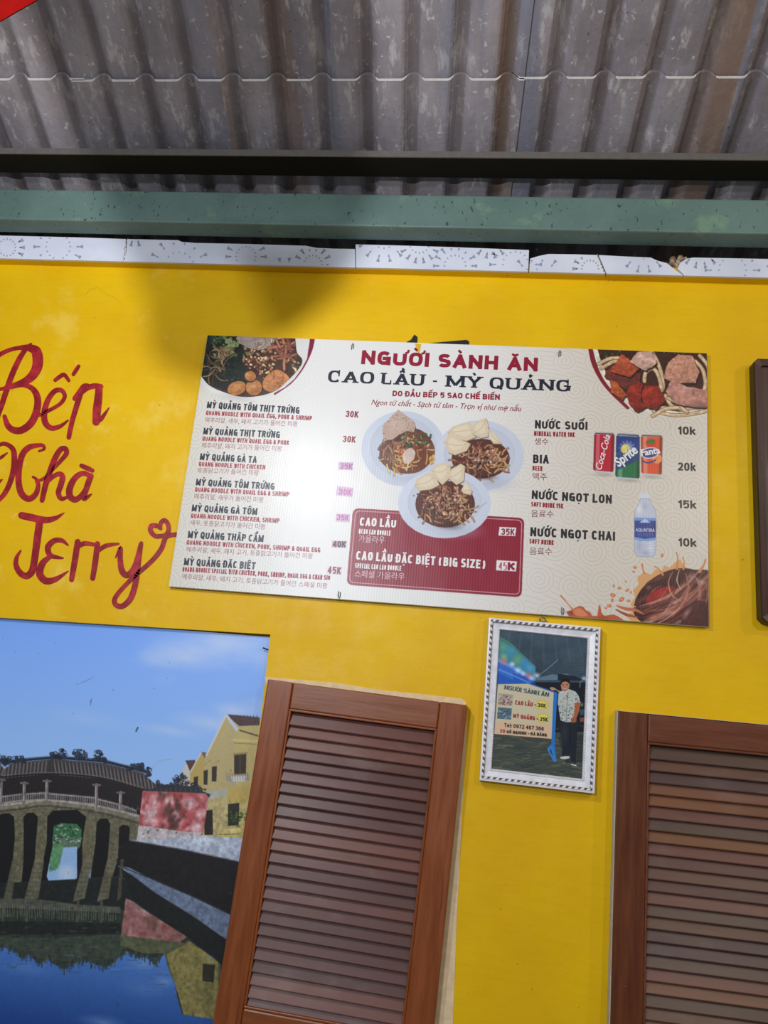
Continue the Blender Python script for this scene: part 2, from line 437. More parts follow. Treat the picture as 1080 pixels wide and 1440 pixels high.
# beam and purlin under the roof
b = MB(); b.box(-1.95, 1.95, -.100, -.040, 2.690, 2.779)
tag(b.build('steel_beam', M['beam'], bevel=.004), 'teal painted steel beam running above the white tile strip', 'beam')
r = tag(empty('roof_purlin', (0, -.19, 2.793)), 'black steel purlin running under the grey corrugated roof', 'purlin')
b = MB(); b.box(-1.95, 1.95, .034, .040, 0, .040); b.box(-1.95, 1.95, -.029, .040, -.003, 0); b.build('channel', M['purlin'], r, bevel=.0008)
b = MB(); b.box(-1.95, 1.95, -.032, -.029, -.003, .013); b.build('lip', M['lip'], r)['label'] = 'greyed front lip of the purlin'

# broken tile strip
q = NT('glazed_tile'); M['tile'] = q.out(q.mix(q.ramp(q.noise(8, 3), .3, .7), lin4((200, 204, 220)), lin4((214, 217, 230))), .22, spec=.5)
M['tile_ink'] = flat('grey_tile_pattern', (150, 154, 176), .3)
q = NT('rubble_mortar'); M['mortar'] = q.out(q.mix(q.ramp(q.noise(60, 4), .4, .6), lin4((120, 88, 62)), lin4((176, 160, 140))), .95, q.bump(q.noise(90, 4), .6, .01))
YT = -.031
def tile(px_top, xl, xr, label, cl=None, cr=None):
    """px_top: photo outline of the broken top edge; xl,xr: ends on the bottom edge"""
    def bot(x): return 362+(x/1080)*35+3.2*(1-((x-540)/540)**2)
    top = [pix(p[0], p[1], YT) for p in px_top]
    poly = [pix(xl, bot(xl), YT)] + top + [pix(xr, bot(xr), YT)]
    poly[0] = (poly[0][0], 2.620); poly[-1] = (poly[-1][0], 2.620)
    m = MB(); m.prism(poly, YT, YT+.008)
    o = tag(m.build('wall_tile', M['tile'], bevel=.0006), label, 'wall tile', 'broken tiles along the wall top')
    return o, poly
def inside(p, poly):
    r = False
    for i in range(len(poly)):
        (x1, y1), (x2, y2) = poly[i], poly[(i+1) % len(poly)]
        if (y1 > p[1]) != (y2 > p[1]) and p[0] < x1+(p[1]-y1)/(y2-y1)*(x2-x1): r = not r
    return r
ROS = [(10, 348, 22), (82, 347, 32), (190, 320, 24), (252, 376, 40), (346, 361, 26), (440, 372, 24), (540, 330, 36), (640, 374, 28), (590, 342, 26),
       (725, 372, 34), (830, 378, 22), (755, 400, 40), (905, 345, 36), (1030, 380, 36), (985, 345, 30), (690, 335, 26), (400, 395, 30), (140, 388, 22), (-70, 350, 30), (1100, 350, 30)]
def dress(o, poly):
    m = MB()
    for cx, cy, R in ROS:
        for rr, n_, sz in ((R, 14, 3.9), (R*.84, 14, 2.4), (R*.52, 16, 1.7)):
            for k in range(n_):
                a = 2*math.pi*k/n_
                q_ = [(cx+(rr+dr*sz)*math.cos(a+da*sz/rr), cy+(rr+dr*sz)*math.sin(a+da*sz/rr)) for dr, da in ((-1, 0), (.8, .62), (.8, -.62))]
                w = [pix(p[0], p[1], YT) for p in q_]
                if all(inside(p, poly) and p[1] > 2.6215 for p in w): m.face([(p[0], YT-.0004, p[1]) for p in w])
    if m.f: m.build('printed_pattern', M['tile_ink'], o)
T = [([(-190, 324), (0, 331), (60, 332.5), (120, 334), (177, 336)], -190, 177, 'white patterned tile at the far left end of the strip'),
     ([(178.5, 336), (250, 337.5), (256, 340), (275, 341.5), (350, 343), (430, 345.5), (446, 348.5), (470, 349.5), (499, 350)], 176.5, 499, 'long white patterned tile left of the tallest tile, ragged top edge'),
     ([(500, 343.5), (560, 345), (640, 347.5), (744, 351.5)], 500, 742.5, 'tallest white patterned tile in the strip, straight cut top'),
     ([(745.5, 363.5), (757, 360), (771, 357), (810, 357.5), (840, 358.5)], 744, 851, 'white patterned tile with chipped upper left corner, right of the tallest tile'),
     ([(842, 358.5), (880, 360.5), (915, 362), (925, 366.5), (938, 370), (948, 378)], 853, 961, 'white patterned tile broken away at its upper right corner'),
     ([(953, 377), (957, 369), (966, 363.5), (975, 362), (1080, 364), (1240, 369)], 963.5, 1240, 'white patterned tile at the right end beside the brown rubble')]
for t in T:
    o, poly = tile(*t); dress(o, poly)
m = MB(); rs = random.Random(3)
for k in range(26):
    x, z = pix(952+rs.uniform(-13, 15), 368+rs.uniform(-5, 9), -.020); m.ball((x, -.0185+rs.uniform(-.004, .004), z), [rs.uniform(.004, .009)]*3, 6, 4)
tag(m.build('mortar_rubble', M['mortar'], smooth=True), 'brown crumbled mortar lump in the gap between broken tiles', 'rubble')
m = MB()
for (a, b_) in (((178, 336), (174, 366)), ((840, 358), (852, 388))):
    for k in range(14):
        t = k/13; x, z = pix(a[0]+(b_[0]-a[0])*t+rs.uniform(-1.3, 1.3), a[1]+(b_[1]-a[1])*t, YT); m.ball((x, YT+.0006, z), (rs.uniform(.0008, .003), .0014, .0024), 6, 4)
tag(m.build('trim_2', M['mortar'], smooth=True), kind='structure')

# ================================================================== brush lettering on the wall
q = NT('brushed_red_paint')
M['red_paint'] = q.out(q.mix(q.ramp(q.noise(26, 5, .65), .42, .66), lin4((134, 10, 22)), lin4((176, 34, 44))), .4, q.bump(q.noise(70, 4), .2, .003), spec=.4)
def ribbon(m, pts, w, conv, y, n=7, cap=4e-5):
    P = [np.array(p) for p in crom(pts, n)]
    Wd = np.interp(np.linspace(0, 1, len(P)), np.linspace(0, 1, len(w)), w)
    L, R = [], []
    for i, p in enumerate(P):
        t = P[min(i+1, len(P)-1)]-P[max(i-1, 0)]; t = t/(np.hypot(*t)+1e-9); nn = np.array([-t[1], t[0]])*Wd[i]/2
        L.append(p+nn); R.append(p-nn)
    for i in range(len(P)-1):
        qd = [L[i], L[i+1], R[i+1], R[i]]
        m.face([(lambda c: (c[0], y-(i%2)*1e-5, c[1]))(conv(*v)) for v in qd])
    y += cap
    for i in (0, len(P)-1):
        m.face([(lambda c: (c[0], y, c[1]))(conv(P[i][0]+math.cos(a)*Wd[i]*.5, P[i][1]+math.sin(a)*Wd[i]*.5)) for a in np.linspace(0, 2*math.pi, 10, endpoint=False)])
def zc(x, y): return pix(x/3.43, 460+y/3.43, -.0008)
WORDS = [[
 ([(-25,150),(0,132),(40,112),(90,100),(140,100),(172,115),(182,150),(178,195),(155,235),(120,262),(75,280),(40,290),(0,300)], [20,22,20,20,34,50,52,50,44,36,28,22,16]),
 ([(150,80),(125,105),(95,150),(62,220),(36,290),(10,370),(-15,440)], [10,22,26,28,28,26,24]),
 ([(10,295),(60,287),(110,280),(150,292),(176,325),(182,370),(170,425),(143,470),(100,498),(62,495),(36,472),(22,430)], [12,16,20,26,32,34,36,36,34,32,28,20]),
 ([(190,425),(240,400),(290,370),(312,335),(298,306),(265,308),(232,350),(214,410),(218,460),(248,487),(290,478),(328,450)], [16,18,18,20,22,24,26,30,30,26,20,8]),
 ([(266,256),(290,238),(310,230),(332,258)], [18,20,20,16]), ([(354,228),(368,206),(380,188)], [18,20,16]),
 ([(360,345),(385,312),(405,285),(425,280)], [22,26,24,16]), ([(392,310),(370,380),(348,455),(332,532)], [26,26,24,22]),
 ([(385,325),(420,295),(455,284),(488,286)], [18,24,26,22]), ([(478,290),(475,340),(468,400),(464,458)], [34,38,40,36]),
 ([(458,455),(485,445),(505,420),(527,388)], [22,22,16,4])],
[
 ([(-12,572),(20,562),(55,580),(68,612),(66,680),(48,750),(20,805),(-12,840)], [16,20,24,28,28,26,24,20]),
 ([(-12,640),(10,625),(36,606)], [12,16,6]), ([(-12,750),(0,742),(12,735)], [22,16,4]),
 ([(188,598),(212,588),(208,572),(185,570),(140,580),(108,615),(92,680),(90,750),(105,805),(140,828),(172,805),(184,765),(176,735),(158,722)], [10,14,18,20,28,30,30,30,32,30,26,22,16,10]),
 ([(175,745),(215,728),(250,690),(292,645),(320,610),(315,586),(290,592),(262,640),(240,700),(220,760),(203,835)], [14,16,18,20,24,24,26,28,28,28,24]),
 ([(215,762),(255,722),(288,708),(302,725),(292,765),(282,800),(298,828),(340,812)], [16,20,24,28,28,26,22,8]),
 ([(438,718),(400,705),(362,728),(337,775),(338,815),(365,832),(400,802),(436,735)], [22,24,28,32,32,28,22,18]),
 ([(438,718),(420,770),(405,828),(440,806)], [28,28,24,8]), ([(393,668),(420,680),(446,692)], [20,24,20])],
[
 ([(104,908),(150,918),(215,930),(265,922),(310,895)], [34,36,32,24,4]),
 ([(192,930),(180,1020),(168,1110),(155,1175),(128,1200),(98,1186),(78,1150),(80,1112),(100,1078)], [36,36,34,34,32,30,26,20,8]),
 ([(328,1052),(300,1030),(262,1030),(232,1060),(240,1098),(275,1110),(304,1114)], [8,22,26,30,26,18,8]),
 ([(240,1108),(205,1140),(192,1190),(222,1224),(270,1215),(330,1176)], [20,32,36,34,26,4]),
 ([(375,1035),(362,1120),(345,1218)], [28,30,24]), ([(366,1065),(405,1044),(452,1048)], [20,24,18]),
 ([(470,1045),(460,1130),(447,1212)], [26,28,24]), ([(466,1085),(510,1055),(572,1045)], [18,22,10]),
 ([(558,1112),(582,1064),(580,1120),(590,1178),(618,1195),(652,1150),(680,1045)], [6,18,26,30,30,26,20]),
 ([(682,1042),(668,1140),(655,1230),(632,1305),(592,1345),(558,1338),(556,1305),(600,1250),(660,1192),(730,1130),(778,1070),(802,1012),(852,1000)], [18,24,28,28,26,24,22,20,22,22,24,22,22]),
 ([(795,1005),(752,1008),(728,985),(730,960),(756,958),(776,972)], [20,22,24,24,22,16]), ([(776,972),(776,945),(795,932),(812,955),(812,985),(795,1008)], [14,20,22,22,22,20])]]
lt = tag(empty('wall_lettering', (-.95, -.0008, 1.95)), 'red brush-painted handwritten words with a small heart on yellow wall', 'lettering')
for wd in WORDS:
    m = MB()
    for k, (pts, w) in enumerate(wd): ribbon(m, pts, w, lambda x, y: (zc(x, y)[0]+.95, zc(x, y)[1]-1.95), -1e-4*k)
    m.build('painted_word', M['red_paint'], lt, fix=False)

# ================================================================== lettering for printed things
def arc(cx, cy, rx, ry, a0, a1, n=10, e=2.6):
    out = []
    for k in range(n+1):
        a = math.radians(a0+(a1-a0)*k/n); c, s_ = math.cos(a), math.sin(a)
        out.append((cx+rx*math.copysign(abs(c)**(2/e), c), cy+ry*math.copysign(abs(s_)**(2/e), s_)))
    return out
G = {   # skeleton strokes in a unit box, and the width of the letter
 'A': (1.0, [[(0,0),(.5,1)],[(.5,1),(1,0)],[(.2,.3),(.8,.3)]]), 'B': (.95, [[(0,0),(0,1)],[(0,1),(.55,1)]+arc(.5,.76,.42,.24,80,-90,6)+[(0,.52)],[(.3,.52)]+arc(.52,.26,.48,.26,85,-90,7)+[(0,0)]]),
 'C': (.92, [arc(.5,.5,.5,.5,38,322,16)]), 'D': (.98, [[(0,0),(0,1)],[(0,1)]+arc(.45,.5,.55,.5,88,-88,12)+[(0,0)]]),
 'E': (.8, [[(0,0),(0,1)],[(0,1),(1,1)],[(0,.52),(.85,.52)],[(0,0),(1,0)]]), 'F': (.78, [[(0,0),(0,1)],[(0,1),(1,1)],[(0,.5),(.85,.5)]]),
 'G': (.97, [arc(.5,.5,.5,.5,38,355,16)+[(1,.47)],[(.55,.47),(1,.47)],[(1,.47),(1,0)]]), 'H': (.98, [[(0,0),(0,1)],[(1,0),(1,1)],[(0,.5),(1,.5)]]),
 'I': (.0, [[(.5,0),(.5,1)]]), 'J': (.7, [[(1,1),(1,.3)]+arc(.5,.3,.5,.3,0,-160,7)]), 'K': (.98, [[(0,0),(0,1)],[(1,1),(.05,.42)],[(.3,.6),(1,0)]]),
 'L': (.75, [[(0,1),(0,0)],[(0,0),(1,0)]]), 'M': (1.3, [[(0,0),(0,1)],[(0,1),(.5,.1)],[(.5,.1),(1,1)],[(1,1),(1,0)]]), 'N': (1.0, [[(0,0),(0,1)],[(0,1),(1,0)],[(1,0),(1,1)]]),
 'O': (1.0, [arc(.5,.5,.5,.5,90,450,20)]), 'P': (.92, [[(0,0),(0,1)],[(0,1)]+arc(.5,.72,.5,.28,85,-85,8)+[(0,.44)]]), 'Q': (1.0, [arc(.5,.5,.5,.5,90,450,20),[(.58,.22),(1.02,-.1)]]),
 'R': (.97, [[(0,0),(0,1)],[(0,1)]+arc(.5,.74,.47,.26,85,-85,8)+[(0,.48)],[(.5,.48),(1,0)]]), 'S': (.92, [arc(.5,.75,.48,.25,25,230,9)+[(.5,.52),(.8,.44)]+arc(.5,.26,.5,.26,35,-155,9)]),
 'T': (.9, [[(.5,0),(.5,1)],[(0,1),(1,1)]]), 'U': (.98, [[(0,1),(0,.35)]+arc(.5,.35,.5,.35,180,360,10)+[(1,1)]]), 'V': (1.0, [[(0,1),(.5,0)],[(.5,0),(1,1)]]),
 'W': (1.4, [[(0,1),(.27,0)],[(.27,0),(.5,.85)],[(.5,.85),(.73,0)],[(.73,0),(1,1)]]), 'X': (1.0, [[(0,0),(1,1)],[(0,1),(1,0)]]), 'Y': (1.0, [[(0,1),(.5,.45)],[(1,1),(.5,.45)],[(.5,.45),(.5,0)]]),
 'Z': (.9, [[(0,1),(1,1)],[(1,1),(0,0)],[(0,0),(1,0)]]),
 '0': (.9, [arc(.5,.5,.5,.5,90,450,20)]), '1': (.42, [[(.95,0),(.95,1)],[(.95,1),(.0,.78)]]), '2': (.88, [arc(.5,.72,.5,.28,165,-20,9)+[(.75,.4),(0,0)],[(0,0),(1,0)]]),
 '3': (.9, [[(-.06,.80),(.04,.93)]+arc(.5,.76,.46,.24,125,-80,8)+[(.3,.53)],[(.3,.53)]+arc(.5,.27,.5,.27,80,-125,9)+[(.04,.08),(-.06,.21)]]), '4': (.95, [[(.72,0),(.72,1)],[(.72,1),(0,.28)],[(0,.28),(1.02,.28)]]),
 '5': (.88, [[(.95,1),(.08,1)],[(.08,1),(.02,.52)],[(.02,.52)]+arc(.48,.33,.52,.33,125,-115,11)+[(.0,.03)]]), '6': (.9, [arc(.5,.32,.5,.32,90,450,16),[(.0,.34)]+arc(.55,.62,.55,.38,175,40,8)]),
 '7': (.85, [[(0,1),(1,1)],[(1,1),(.35,0)]]), '8': (.9, [arc(.5,.76,.44,.24,90,450,14),arc(.5,.26,.5,.26,90,450,14)]), '9': (.9, [arc(.5,.68,.5,.32,90,450,16),[(1,.66)]+arc(.45,.38,.55,.38,-5,-140,8)]),
 'k': (.85, [[(0,0),(0,1.02)],[(.95,.7),(.05,.28)],[(.35,.45),(1,0)]]), '&': (1.0, [[(1,0),(.2,.72)],arc(.42,.82,.24,.18,200,-20,8)+[(.25,.5)],[(.25,.5)]+arc(.38,.22,.38,.22,150,320,8),[(.7,.08),(1,.42)]]),
 '-': (.6, [[(0,.42),(1,.42)]]), ',': (.0, [[(.5,.06),(.3,-.18)]]), '.': (.0, [[(.5,.0),(.5,.05)]]), ':': (.0, [[(.5,.05),(.5,.1)],[(.5,.6),(.5,.65)]]), '(': (.55, [arc(1.0,.45,1.0,.66,122,238,10,2)]), ')': (.55, [arc(.0,.45,1.0,.66,58,-58,10,2)]),
 'e': (.85, [[(.02,.36),(.98,.36)]+arc(.5,.36,.5,.36,5,315,13)]), 'l': (.0, [[(.5,0),(.5,1.05)]]), ' ': (.42, []),
}
SERIF_ENDS = {'A': [(0,0),(1,0)], 'C': [], 'L': [(0,1)], 'U': [(0,1),(1,1)], 'M': [(0,0),(0,1),(1,1),(1,0)], 'Y': [(0,1),(1,1),(.5,0)], 'N': [(0,0),(0,1),(1,1)], 'I': [(.5,0),(.5,1)], 'H': [(0,0),(0,1),(1,0),(1,1)], 'R': [(0,0),(0,1),(1,0)]}
def letters(m, text, O, X, Y, H, tr=.2, gap=.16, serif=False, y=0., col=None, mark=1.0):
    """draws text from O along unit vectors; X: full width vector, Y: unit up vector, H: cap height"""
    O, X, Y = np.array(O), np.array(X), np.array(Y); Wd = float(np.hypot(*X)); ex = X/Wd; t = H*tr
    seq = []
    for ch in text:
        d = unicodedata.normalize('NFD', ch); base = d[0]; bar = False
        if base == 'Đ': base, bar = 'D', True
        seq.append((base, d[1:], bar))
    nat = [G[b_][0] for b_, _, _ in seq]
    # total = sum(nat)*u + n*t(for inked) + gaps
    inked = [1 if b_ != ' ' else 0 for b_, _, _ in seq]
    g_ = H*gap
    u = (Wd - t*sum(inked) - g_*(len(seq)-1))/max(.01, sum(nat))
    if u < H*.12:
        g_ = H*gap*.35; u = max(H*.12, (Wd - t*sum(inked) - g_*(len(seq)-1))/max(.01, sum(nat)))
    x = 0.; lay = [y]
    def put(P, th, closed=False):
        lay[0] -= 8e-6
        P = [np.array(p, float) for p in P]
        Q = [P[0]]
        for p in P[1:]:
            if np.hypot(*(p-Q[-1])) > 1e-7: Q.append(p)
        P = Q
        if len(P) < 2: return
        cl = np.hypot(*(P[0]-P[-1])) < t*.05
        L, R = [], []
        for i, p in enumerate(P):
            a = P[i-1] if i > 0 else (P[-2] if cl else None); c = P[i+1] if i < len(P)-1 else (P[1] if cl else None)
            d1 = (p-a)/np.hypot(*(p-a)) if a is not None else None; d2 = (c-p)/np.hypot(*(c-p)) if c is not None else None
            if d1 is None: d1 = d2
            if d2 is None: d2 = d1
            n1, n2 = np.array([-d1[1], d1[0]]), np.array([-d2[1], d2[0]]); nn = n1+n2; L_ = np.hypot(*nn)
            nn = nn/L_ if L_ > 1e-6 else n1
            k = 1/max(.55, float(nn@n1)); tang = d1+d2; tang = tang/(np.hypot(*tang)+1e-9)
            w_ = th(tang)*.5*k; L.append(p+nn*w_); R.append(p-nn*w_)
        for i in range(len(P)-1):
            m.face([(float(v[0]), lay[0]-(i % 2)*3e-6, float(v[1])) for v in (O+ex*a[0]+Y*a[1] for a in (L[i], L[i+1], R[i+1], R[i]))], col)
    def thick(d): return t*(.5+.5*abs(d[1])**1.2) if serif else t*(.9+.1*abs(d[1]))
    for (base, marks, bar), nw, ik in zip(seq, nat, inked):
        if not ik: x += nw*u+g_; continue
        cw = nw*u
        def mp(p, s_=1.0): return (x+t/2+p[0]*cw, t/2+p[1]*(H-t)) if not serif else (x+t/2+p[0]*cw, t*.2+p[1]*(H-t*.4))
        for st in G[base][1]:
            P = [mp(p) for p in st]
            if len(P) == 2 and not serif:       # square off straight strokes to the cap line
                a, c = np.array(P[0]), np.array(P[1]); d = (c-a)/(np.hypot(*(c-a))+1e-9)
                ext = t/2*min(1.0, abs(d[1])+.0) if abs(d[1]) > .3 else t/2
                P = [a-d*ext, c+d*ext]
            put(P, thick)
        if serif:
            for p in SERIF_ENDS.get(base, []):
                c = mp(p); hw = t*.95; yy = t*.2 if p[1] < .5 else H-t*.2
                put([(c[0]-hw, yy), (c[0]+hw, yy)], lambda d: t*.38)
            if base in 'CGS':
                c = mp((.93, .80)); put([(c[0], c[1]-t*.9), (c[0], c[1]+t*1.1)], lambda d: t*.4)
            if base == 'L': c = mp((1, 0)); put([(c[0], 0), (c[0], t*1.3)], lambda d: t*.4)
            if base == 'G': c = mp((1, .45)); put([(c[0]-t, c[1]), (c[0]+t*.7, c[1])], lambda d: t*.38)
        if bar: put([(x-t*.55, H*.52), (x+t/2+cw*.45, H*.52)], lambda d: t*.62)
        cx = x+t/2+cw/2; a0 = H*1.08; tm = t*.62*mark; th = lambda d: tm; hasm = any(q_ in marks for q_ in ('\u0302', '\u0306')); hh = H*.2
        for q_ in marks:
            o = hh*1.0 if hasm else 0; sx = H*.2 if hasm else 0
            if q_ == '\u0302': put([(cx-H*.2, a0), (cx, a0+hh*.8), (cx+H*.2, a0)], th)
            elif q_ == '\u0306': put([(cx+H*.17*math.cos(q2), a0+hh*.85+H*.15*math.sin(q2)) for q2 in np.linspace(3.3, 6.12, 8)], th)
            elif q_ == '\u0300': put([(cx-H*.14+sx*.5, a0+hh*1.1+o*.8), (cx+H*.06+sx*.5, a0+hh*.1+o*.9)], th)
            elif q_ == '\u0301': put([(cx-H*.06+sx, a0+hh*.1+o*.5), (cx+H*.14+sx, a0+hh*1.1+o*.7)], th)
            elif q_ == '\u0309': put([(cx-H*.1+sx*.6, a0+hh*.95+o*.6), (cx+H*.02+sx*.6, a0+hh*1.25+o*.6), (cx+H*.1+sx*.6, a0+hh*.95+o*.6), (cx+sx*.6, a0+hh*.55+o*.6), (cx+sx*.6, a0+hh*.1+o*.6)], th)
            elif q_ == '\u0303': put([(cx-H*.2, a0+hh*.2), (cx-H*.07, a0+hh*.6), (cx+H*.07, a0+hh*.25), (cx+H*.2, a0+hh*.65)], th)
            elif q_ == '\u0323': put([(cx-tm*.55, -H*.2), (cx+tm*.55, -H*.2)], lambda d: tm*1.1)
            elif q_ == '\u031b':
                rx_ = x+t+cw-t*.15; put([(rx_-t*.3, H*.90), (rx_+t*.35, H*.98), (rx_+t*.5, H*1.16)], lambda d: tm*.9)
        x += cw+t+g_
    return m

def glyphs(m, text, O, X, Y, H, y, col=None, shear=0., off=0.):
    """writing set in the built-in face (Korean, flowing script), laid on the line from O along X"""
    c = bpy.data.curves.new('line', 'FONT'); c.body = text; c.size = 1; c.shear = shear; c.offset = off; c.resolution_u = 3
    o = bpy.data.objects.new('line', c); COL.objects.link(o)
    dg = bpy.context.evaluated_depsgraph_get(); me = bpy.data.meshes.new_from_object(o.evaluated_get(dg))
    bpy.data.objects.remove(o); bpy.data.curves.remove(c)
    n = len(me.vertices)
    if n:
        co_ = np.empty(n*3); me.vertices.foreach_get('co', co_); co_ = co_.reshape(-1, 3)
        x0, x1 = co_[:, 0].min(), co_[:, 0].max(); O, X, Y = np.array(O), np.array(X), np.array(Y)
        base = len(m.v); s_ = H/.70
        for v in co_:
            p = O+X*((v[0]-x0)/(x1-x0))+Y*(v[1]*s_); m.v.append((float(p[0]), y, float(p[1])))
        for p in me.polygons: m.f.append([base+i for i in p.vertices]); m.c.append(col)
    bpy.data.meshes.remove(me)

# colours of the print, kept as the paint attribute
def ink(rgb, g=.86): return tuple(float(v)*g for v in lin(rgb))+(1.,)
NAVY, CRIM, WHITE, PALE = (44, 46, 62), (150, 22, 52), (240, 236, 236), (214, 170, 178)
YB = -.0126                                             # front of the menu board
def line(parent, name, text, x0, y0, x1, y1, cap, rgb, tr=.2, gap=.12, mode='sans', y=None, mark=1.0, shear=0, off=0):
    """text on the line from photo point (x0,y0) to (x1,y1); cap: height of the capitals in photo pixels"""
    yy = (YB if y is None else y)-.0004
    a, b_ = np.array(pix(x0, y0, yy)), np.array(pix(x1, y1, yy))
    X = b_-a; ex = X/np.hypot(*X); Y = np.array([-ex[1], ex[0]])
    p = np.array([x0, y0]); k = np.hypot(*X)/math.hypot(x1-x0, y1-y0); m = MB()
    if mode == 'glyph': glyphs(m, text, a, X, Y, cap*k, yy, ink(rgb), shear, off)
    else: letters(m, text, a, X, Y, cap*k*1.03, tr, gap, mode == 'serif', yy, ink(rgb), mark)
    return m.build(name, M['ink'], parent, fix=False)

# ================================================================== the menu board
board = tag(empty('menu_board', (0, 0, 0)), 'large white printed menu board with bowls of noodles tied to yellow wall', 'menu board')
BX0, BX1, BZ0, BZ1 = -.600, .600, 1.797, 2.432
m = MB(); m.box(BX0, BX1, -.0122, -.0030, BZ0, BZ1); m.build('panel', M['core'], board, bevel=.0012)
cv = Canvas(YB, BX0+.0008, BX1-.0008, BZ0+.0008, BZ1-.0008, .00105)
jj = np.arange(cv.nx)/cv.nx; ii = np.arange(cv.nz)/cv.nz
U, V = np.meshgrid(jj, ii)
edge = np.clip(np.minimum(U/.22, 1)*1.0, 0, 1); right = np.clip((U-.55)/.25, 0, 1)
cv.a[:] = np.array((222, 216, 204))*(1-edge[..., None])+np.array((236, 234, 232))*edge[..., None]
cv.a = cv.a*(1-right[..., None])+np.array((224, 213, 200))*right[..., None]
# swirling scale pattern
X_, Z_ = cv.x0+U*(cv.x1-cv.x0), cv.z1-V*(cv.z1-cv.z0)
rs = np.random.RandomState(4); best = np.full(X_.shape, 9.); line_ = np.zeros(X_.shape)
cents = []
for r_ in range(9):
    for c_ in range(18):
        cents.append((-.62+c_*.074+(r_ % 2)*.037+rs.uniform(-.010, .010), 1.80+r_*.075+rs.uniform(-.01, .01), rs.uniform(.026, .040), rs.choice([-1, 1]), rs.uniform(0, 6.28)))
order = rs.permutation(len(cents)); done = np.zeros(X_.shape, bool)
for k in order:
    cx, cz, R, sg, ph = cents[k]
    d = np.hypot(X_-cx, Z_-cz); msk = (d < R) & ~done
    th = np.arctan2(Z_-cz, X_-cx)*sg+ph
    fr = (d/.0092-th/(2*math.pi)) % 1.0
    ln = np.clip(1-np.abs(fr-.5)/.13, 0, 1)
    line_ = np.where(msk, ln, line_); done |= msk
fr = (np.hypot((X_-.1)*1.3, Z_-1.2)/.0105+.9*np.sin(X_*16)+.7*np.sin(Z_*21+X_*7)) % 1.0
line_ = np.where(done, line_, np.clip(1-np.abs(fr-.5)/.12, 0, 1)*.9)
fade = np.clip(np.abs(U-.40)/.22-.45, 0.03, 1)*.9
cv.a -= (line_*fade)[..., None]*np.array((30, 27, 24))

RSB = np.random.RandomState(11)
def noodles(reg, n, cols, w=(1.6, 2.6), ln=22, curl=1.6, shade=.55):
    """loops of noodle scattered within region (cx,cy,rx,ry)"""
    cx, cy, rx, ry = reg
    for k in range(n):
        a, r_ = RSB.uniform(0, 6.28), math.sqrt(RSB.uniform(0, 1)); p = np.array((cx+rx*r_*math.cos(a), cy+ry*r_*math.sin(a)))
        an = RSB.uniform(0, 6.28); dn = RSB.uniform(-curl, curl)/4; P = [p.copy()]
        for q_ in range(4):
            p = p+np.array((math.cos(an), math.sin(an)))*ln/4; an += dn; P.append(p.copy())
        ww = RSB.uniform(*w); c = np.array(cols[RSB.randint(len(cols))])+RSB.uniform(-12, 12)
        cv.line(P, ww+1.0, c*shade, .7, n=3); cv.line(P, [ww*.7, ww, ww*.8], c, n=3); cv.line([q_-.35 for q_ in P], ww*.3, np.minimum(c*1.25+10, 255), .6, n=3)
def bits(reg, n, cols, size=(1.5, 3.5), sides=(4, 7), shade=.5, asp=.6):
    cx, cy, rx, ry = reg
    for k in range(n):
        a, r_ = RSB.uniform(0, 6.28), math.sqrt(RSB.uniform(0, 1)); x, y = cx+rx*r_*math.cos(a), cy+ry*r_*math.sin(a)
        s_ = RSB.uniform(*size); ns = RSB.randint(*sides); ro = RSB.uniform(0, 3.14); P = []
        for q_ in range(ns):
            t = 2*math.pi*q_/ns; rr = s_*RSB.uniform(.7, 1.15); u_, v_ = rr*math.cos(t), rr*math.sin(t)*asp
            P.append((x+u_*math.cos(ro)-v_*math.sin(ro), y+u_*math.sin(ro)+v_*math.cos(ro)))
        c = np.array(cols[RSB.randint(len(cols))])+RSB.uniform(-14, 14)
        cv.poly([(p[0]+.5, p[1]+.8) for p in P], c*shade, .7); cv.poly(P, c)
        cv.poly([(x+(p[0]-x)*.5-.25*s_*.5, y+(p[1]-y)*.5-.3*s_*.5) for p in P], np.minimum(c*1.18+12, 255), .55)

def texture(k, seed=2):
    n_ = cv.noise(6, 3, seed)-.5; cv.a = np.clip(cv.a*(1+k*2*n_[..., None])+cv.rs.normal(0, 4, cv.a.shape[:2])[..., None], 0, 255)
# --- top left bowl
TLC = [(277,533),(286,543),(296,551),(310,557),(325,561),(340,562.5),(355,562),(370,559),(385,553),(400,545),(414,533),(424,519),(432,504),(437,488),(439,466),(289,460)]
cv.poly(crom([(444,470),(440,490),(433,507),(423,524),(409,540),(386,556)], 6)+crom([(385,553),(404,539),(418,523),(428,506),(434,489),(436,470)], 6), (128, 26, 62))
cv.poly(TLC[:-3]+[(434,488),(436,466),(289,460)], (224, 221, 220)); cv.soft(330,559,40,8,(190,188,190),.8,.1)
cv.clip_begin(); TLI = crom([(283,529),(292,540),(303,547),(316,552),(330,556.5),(345,558.5),(360,557.5),(375,554.5),(390,548),(402,538),(414,526),(423,515),(425,505),(418,496),(416,482)], 5)+[(414,464),(288,460)]
cv.poly(TLI, (72, 44, 32), noise=6)
cv.poly([(282,536),(279,500),(288,460),(330,470),(345,505),(352,535),(330,552),(306,545)], (28, 34, 27), smooth=True, noise=5)
for k in range(70):       # lettuce
    x, y = RSB.normal(322, 13), RSB.normal(486, 9)
    cv.ell(x, y, RSB.uniform(1.5, 4.5), RSB.uniform(1, 3), [(150,164,104),(118,142,74),(172,178,128),(92,120,58)][RSB.randint(4)], RSB.uniform(0, 3), .8, 9)
bits((303, 478, 10, 8), 30, [(48,74,48),(30,52,36),(70,98,58)], (2, 4))
cv.poly([(332,476),(345,470),(382,472),(384,484),(366,492),(346,488)], (176, 156, 150), smooth=True, noise=5)
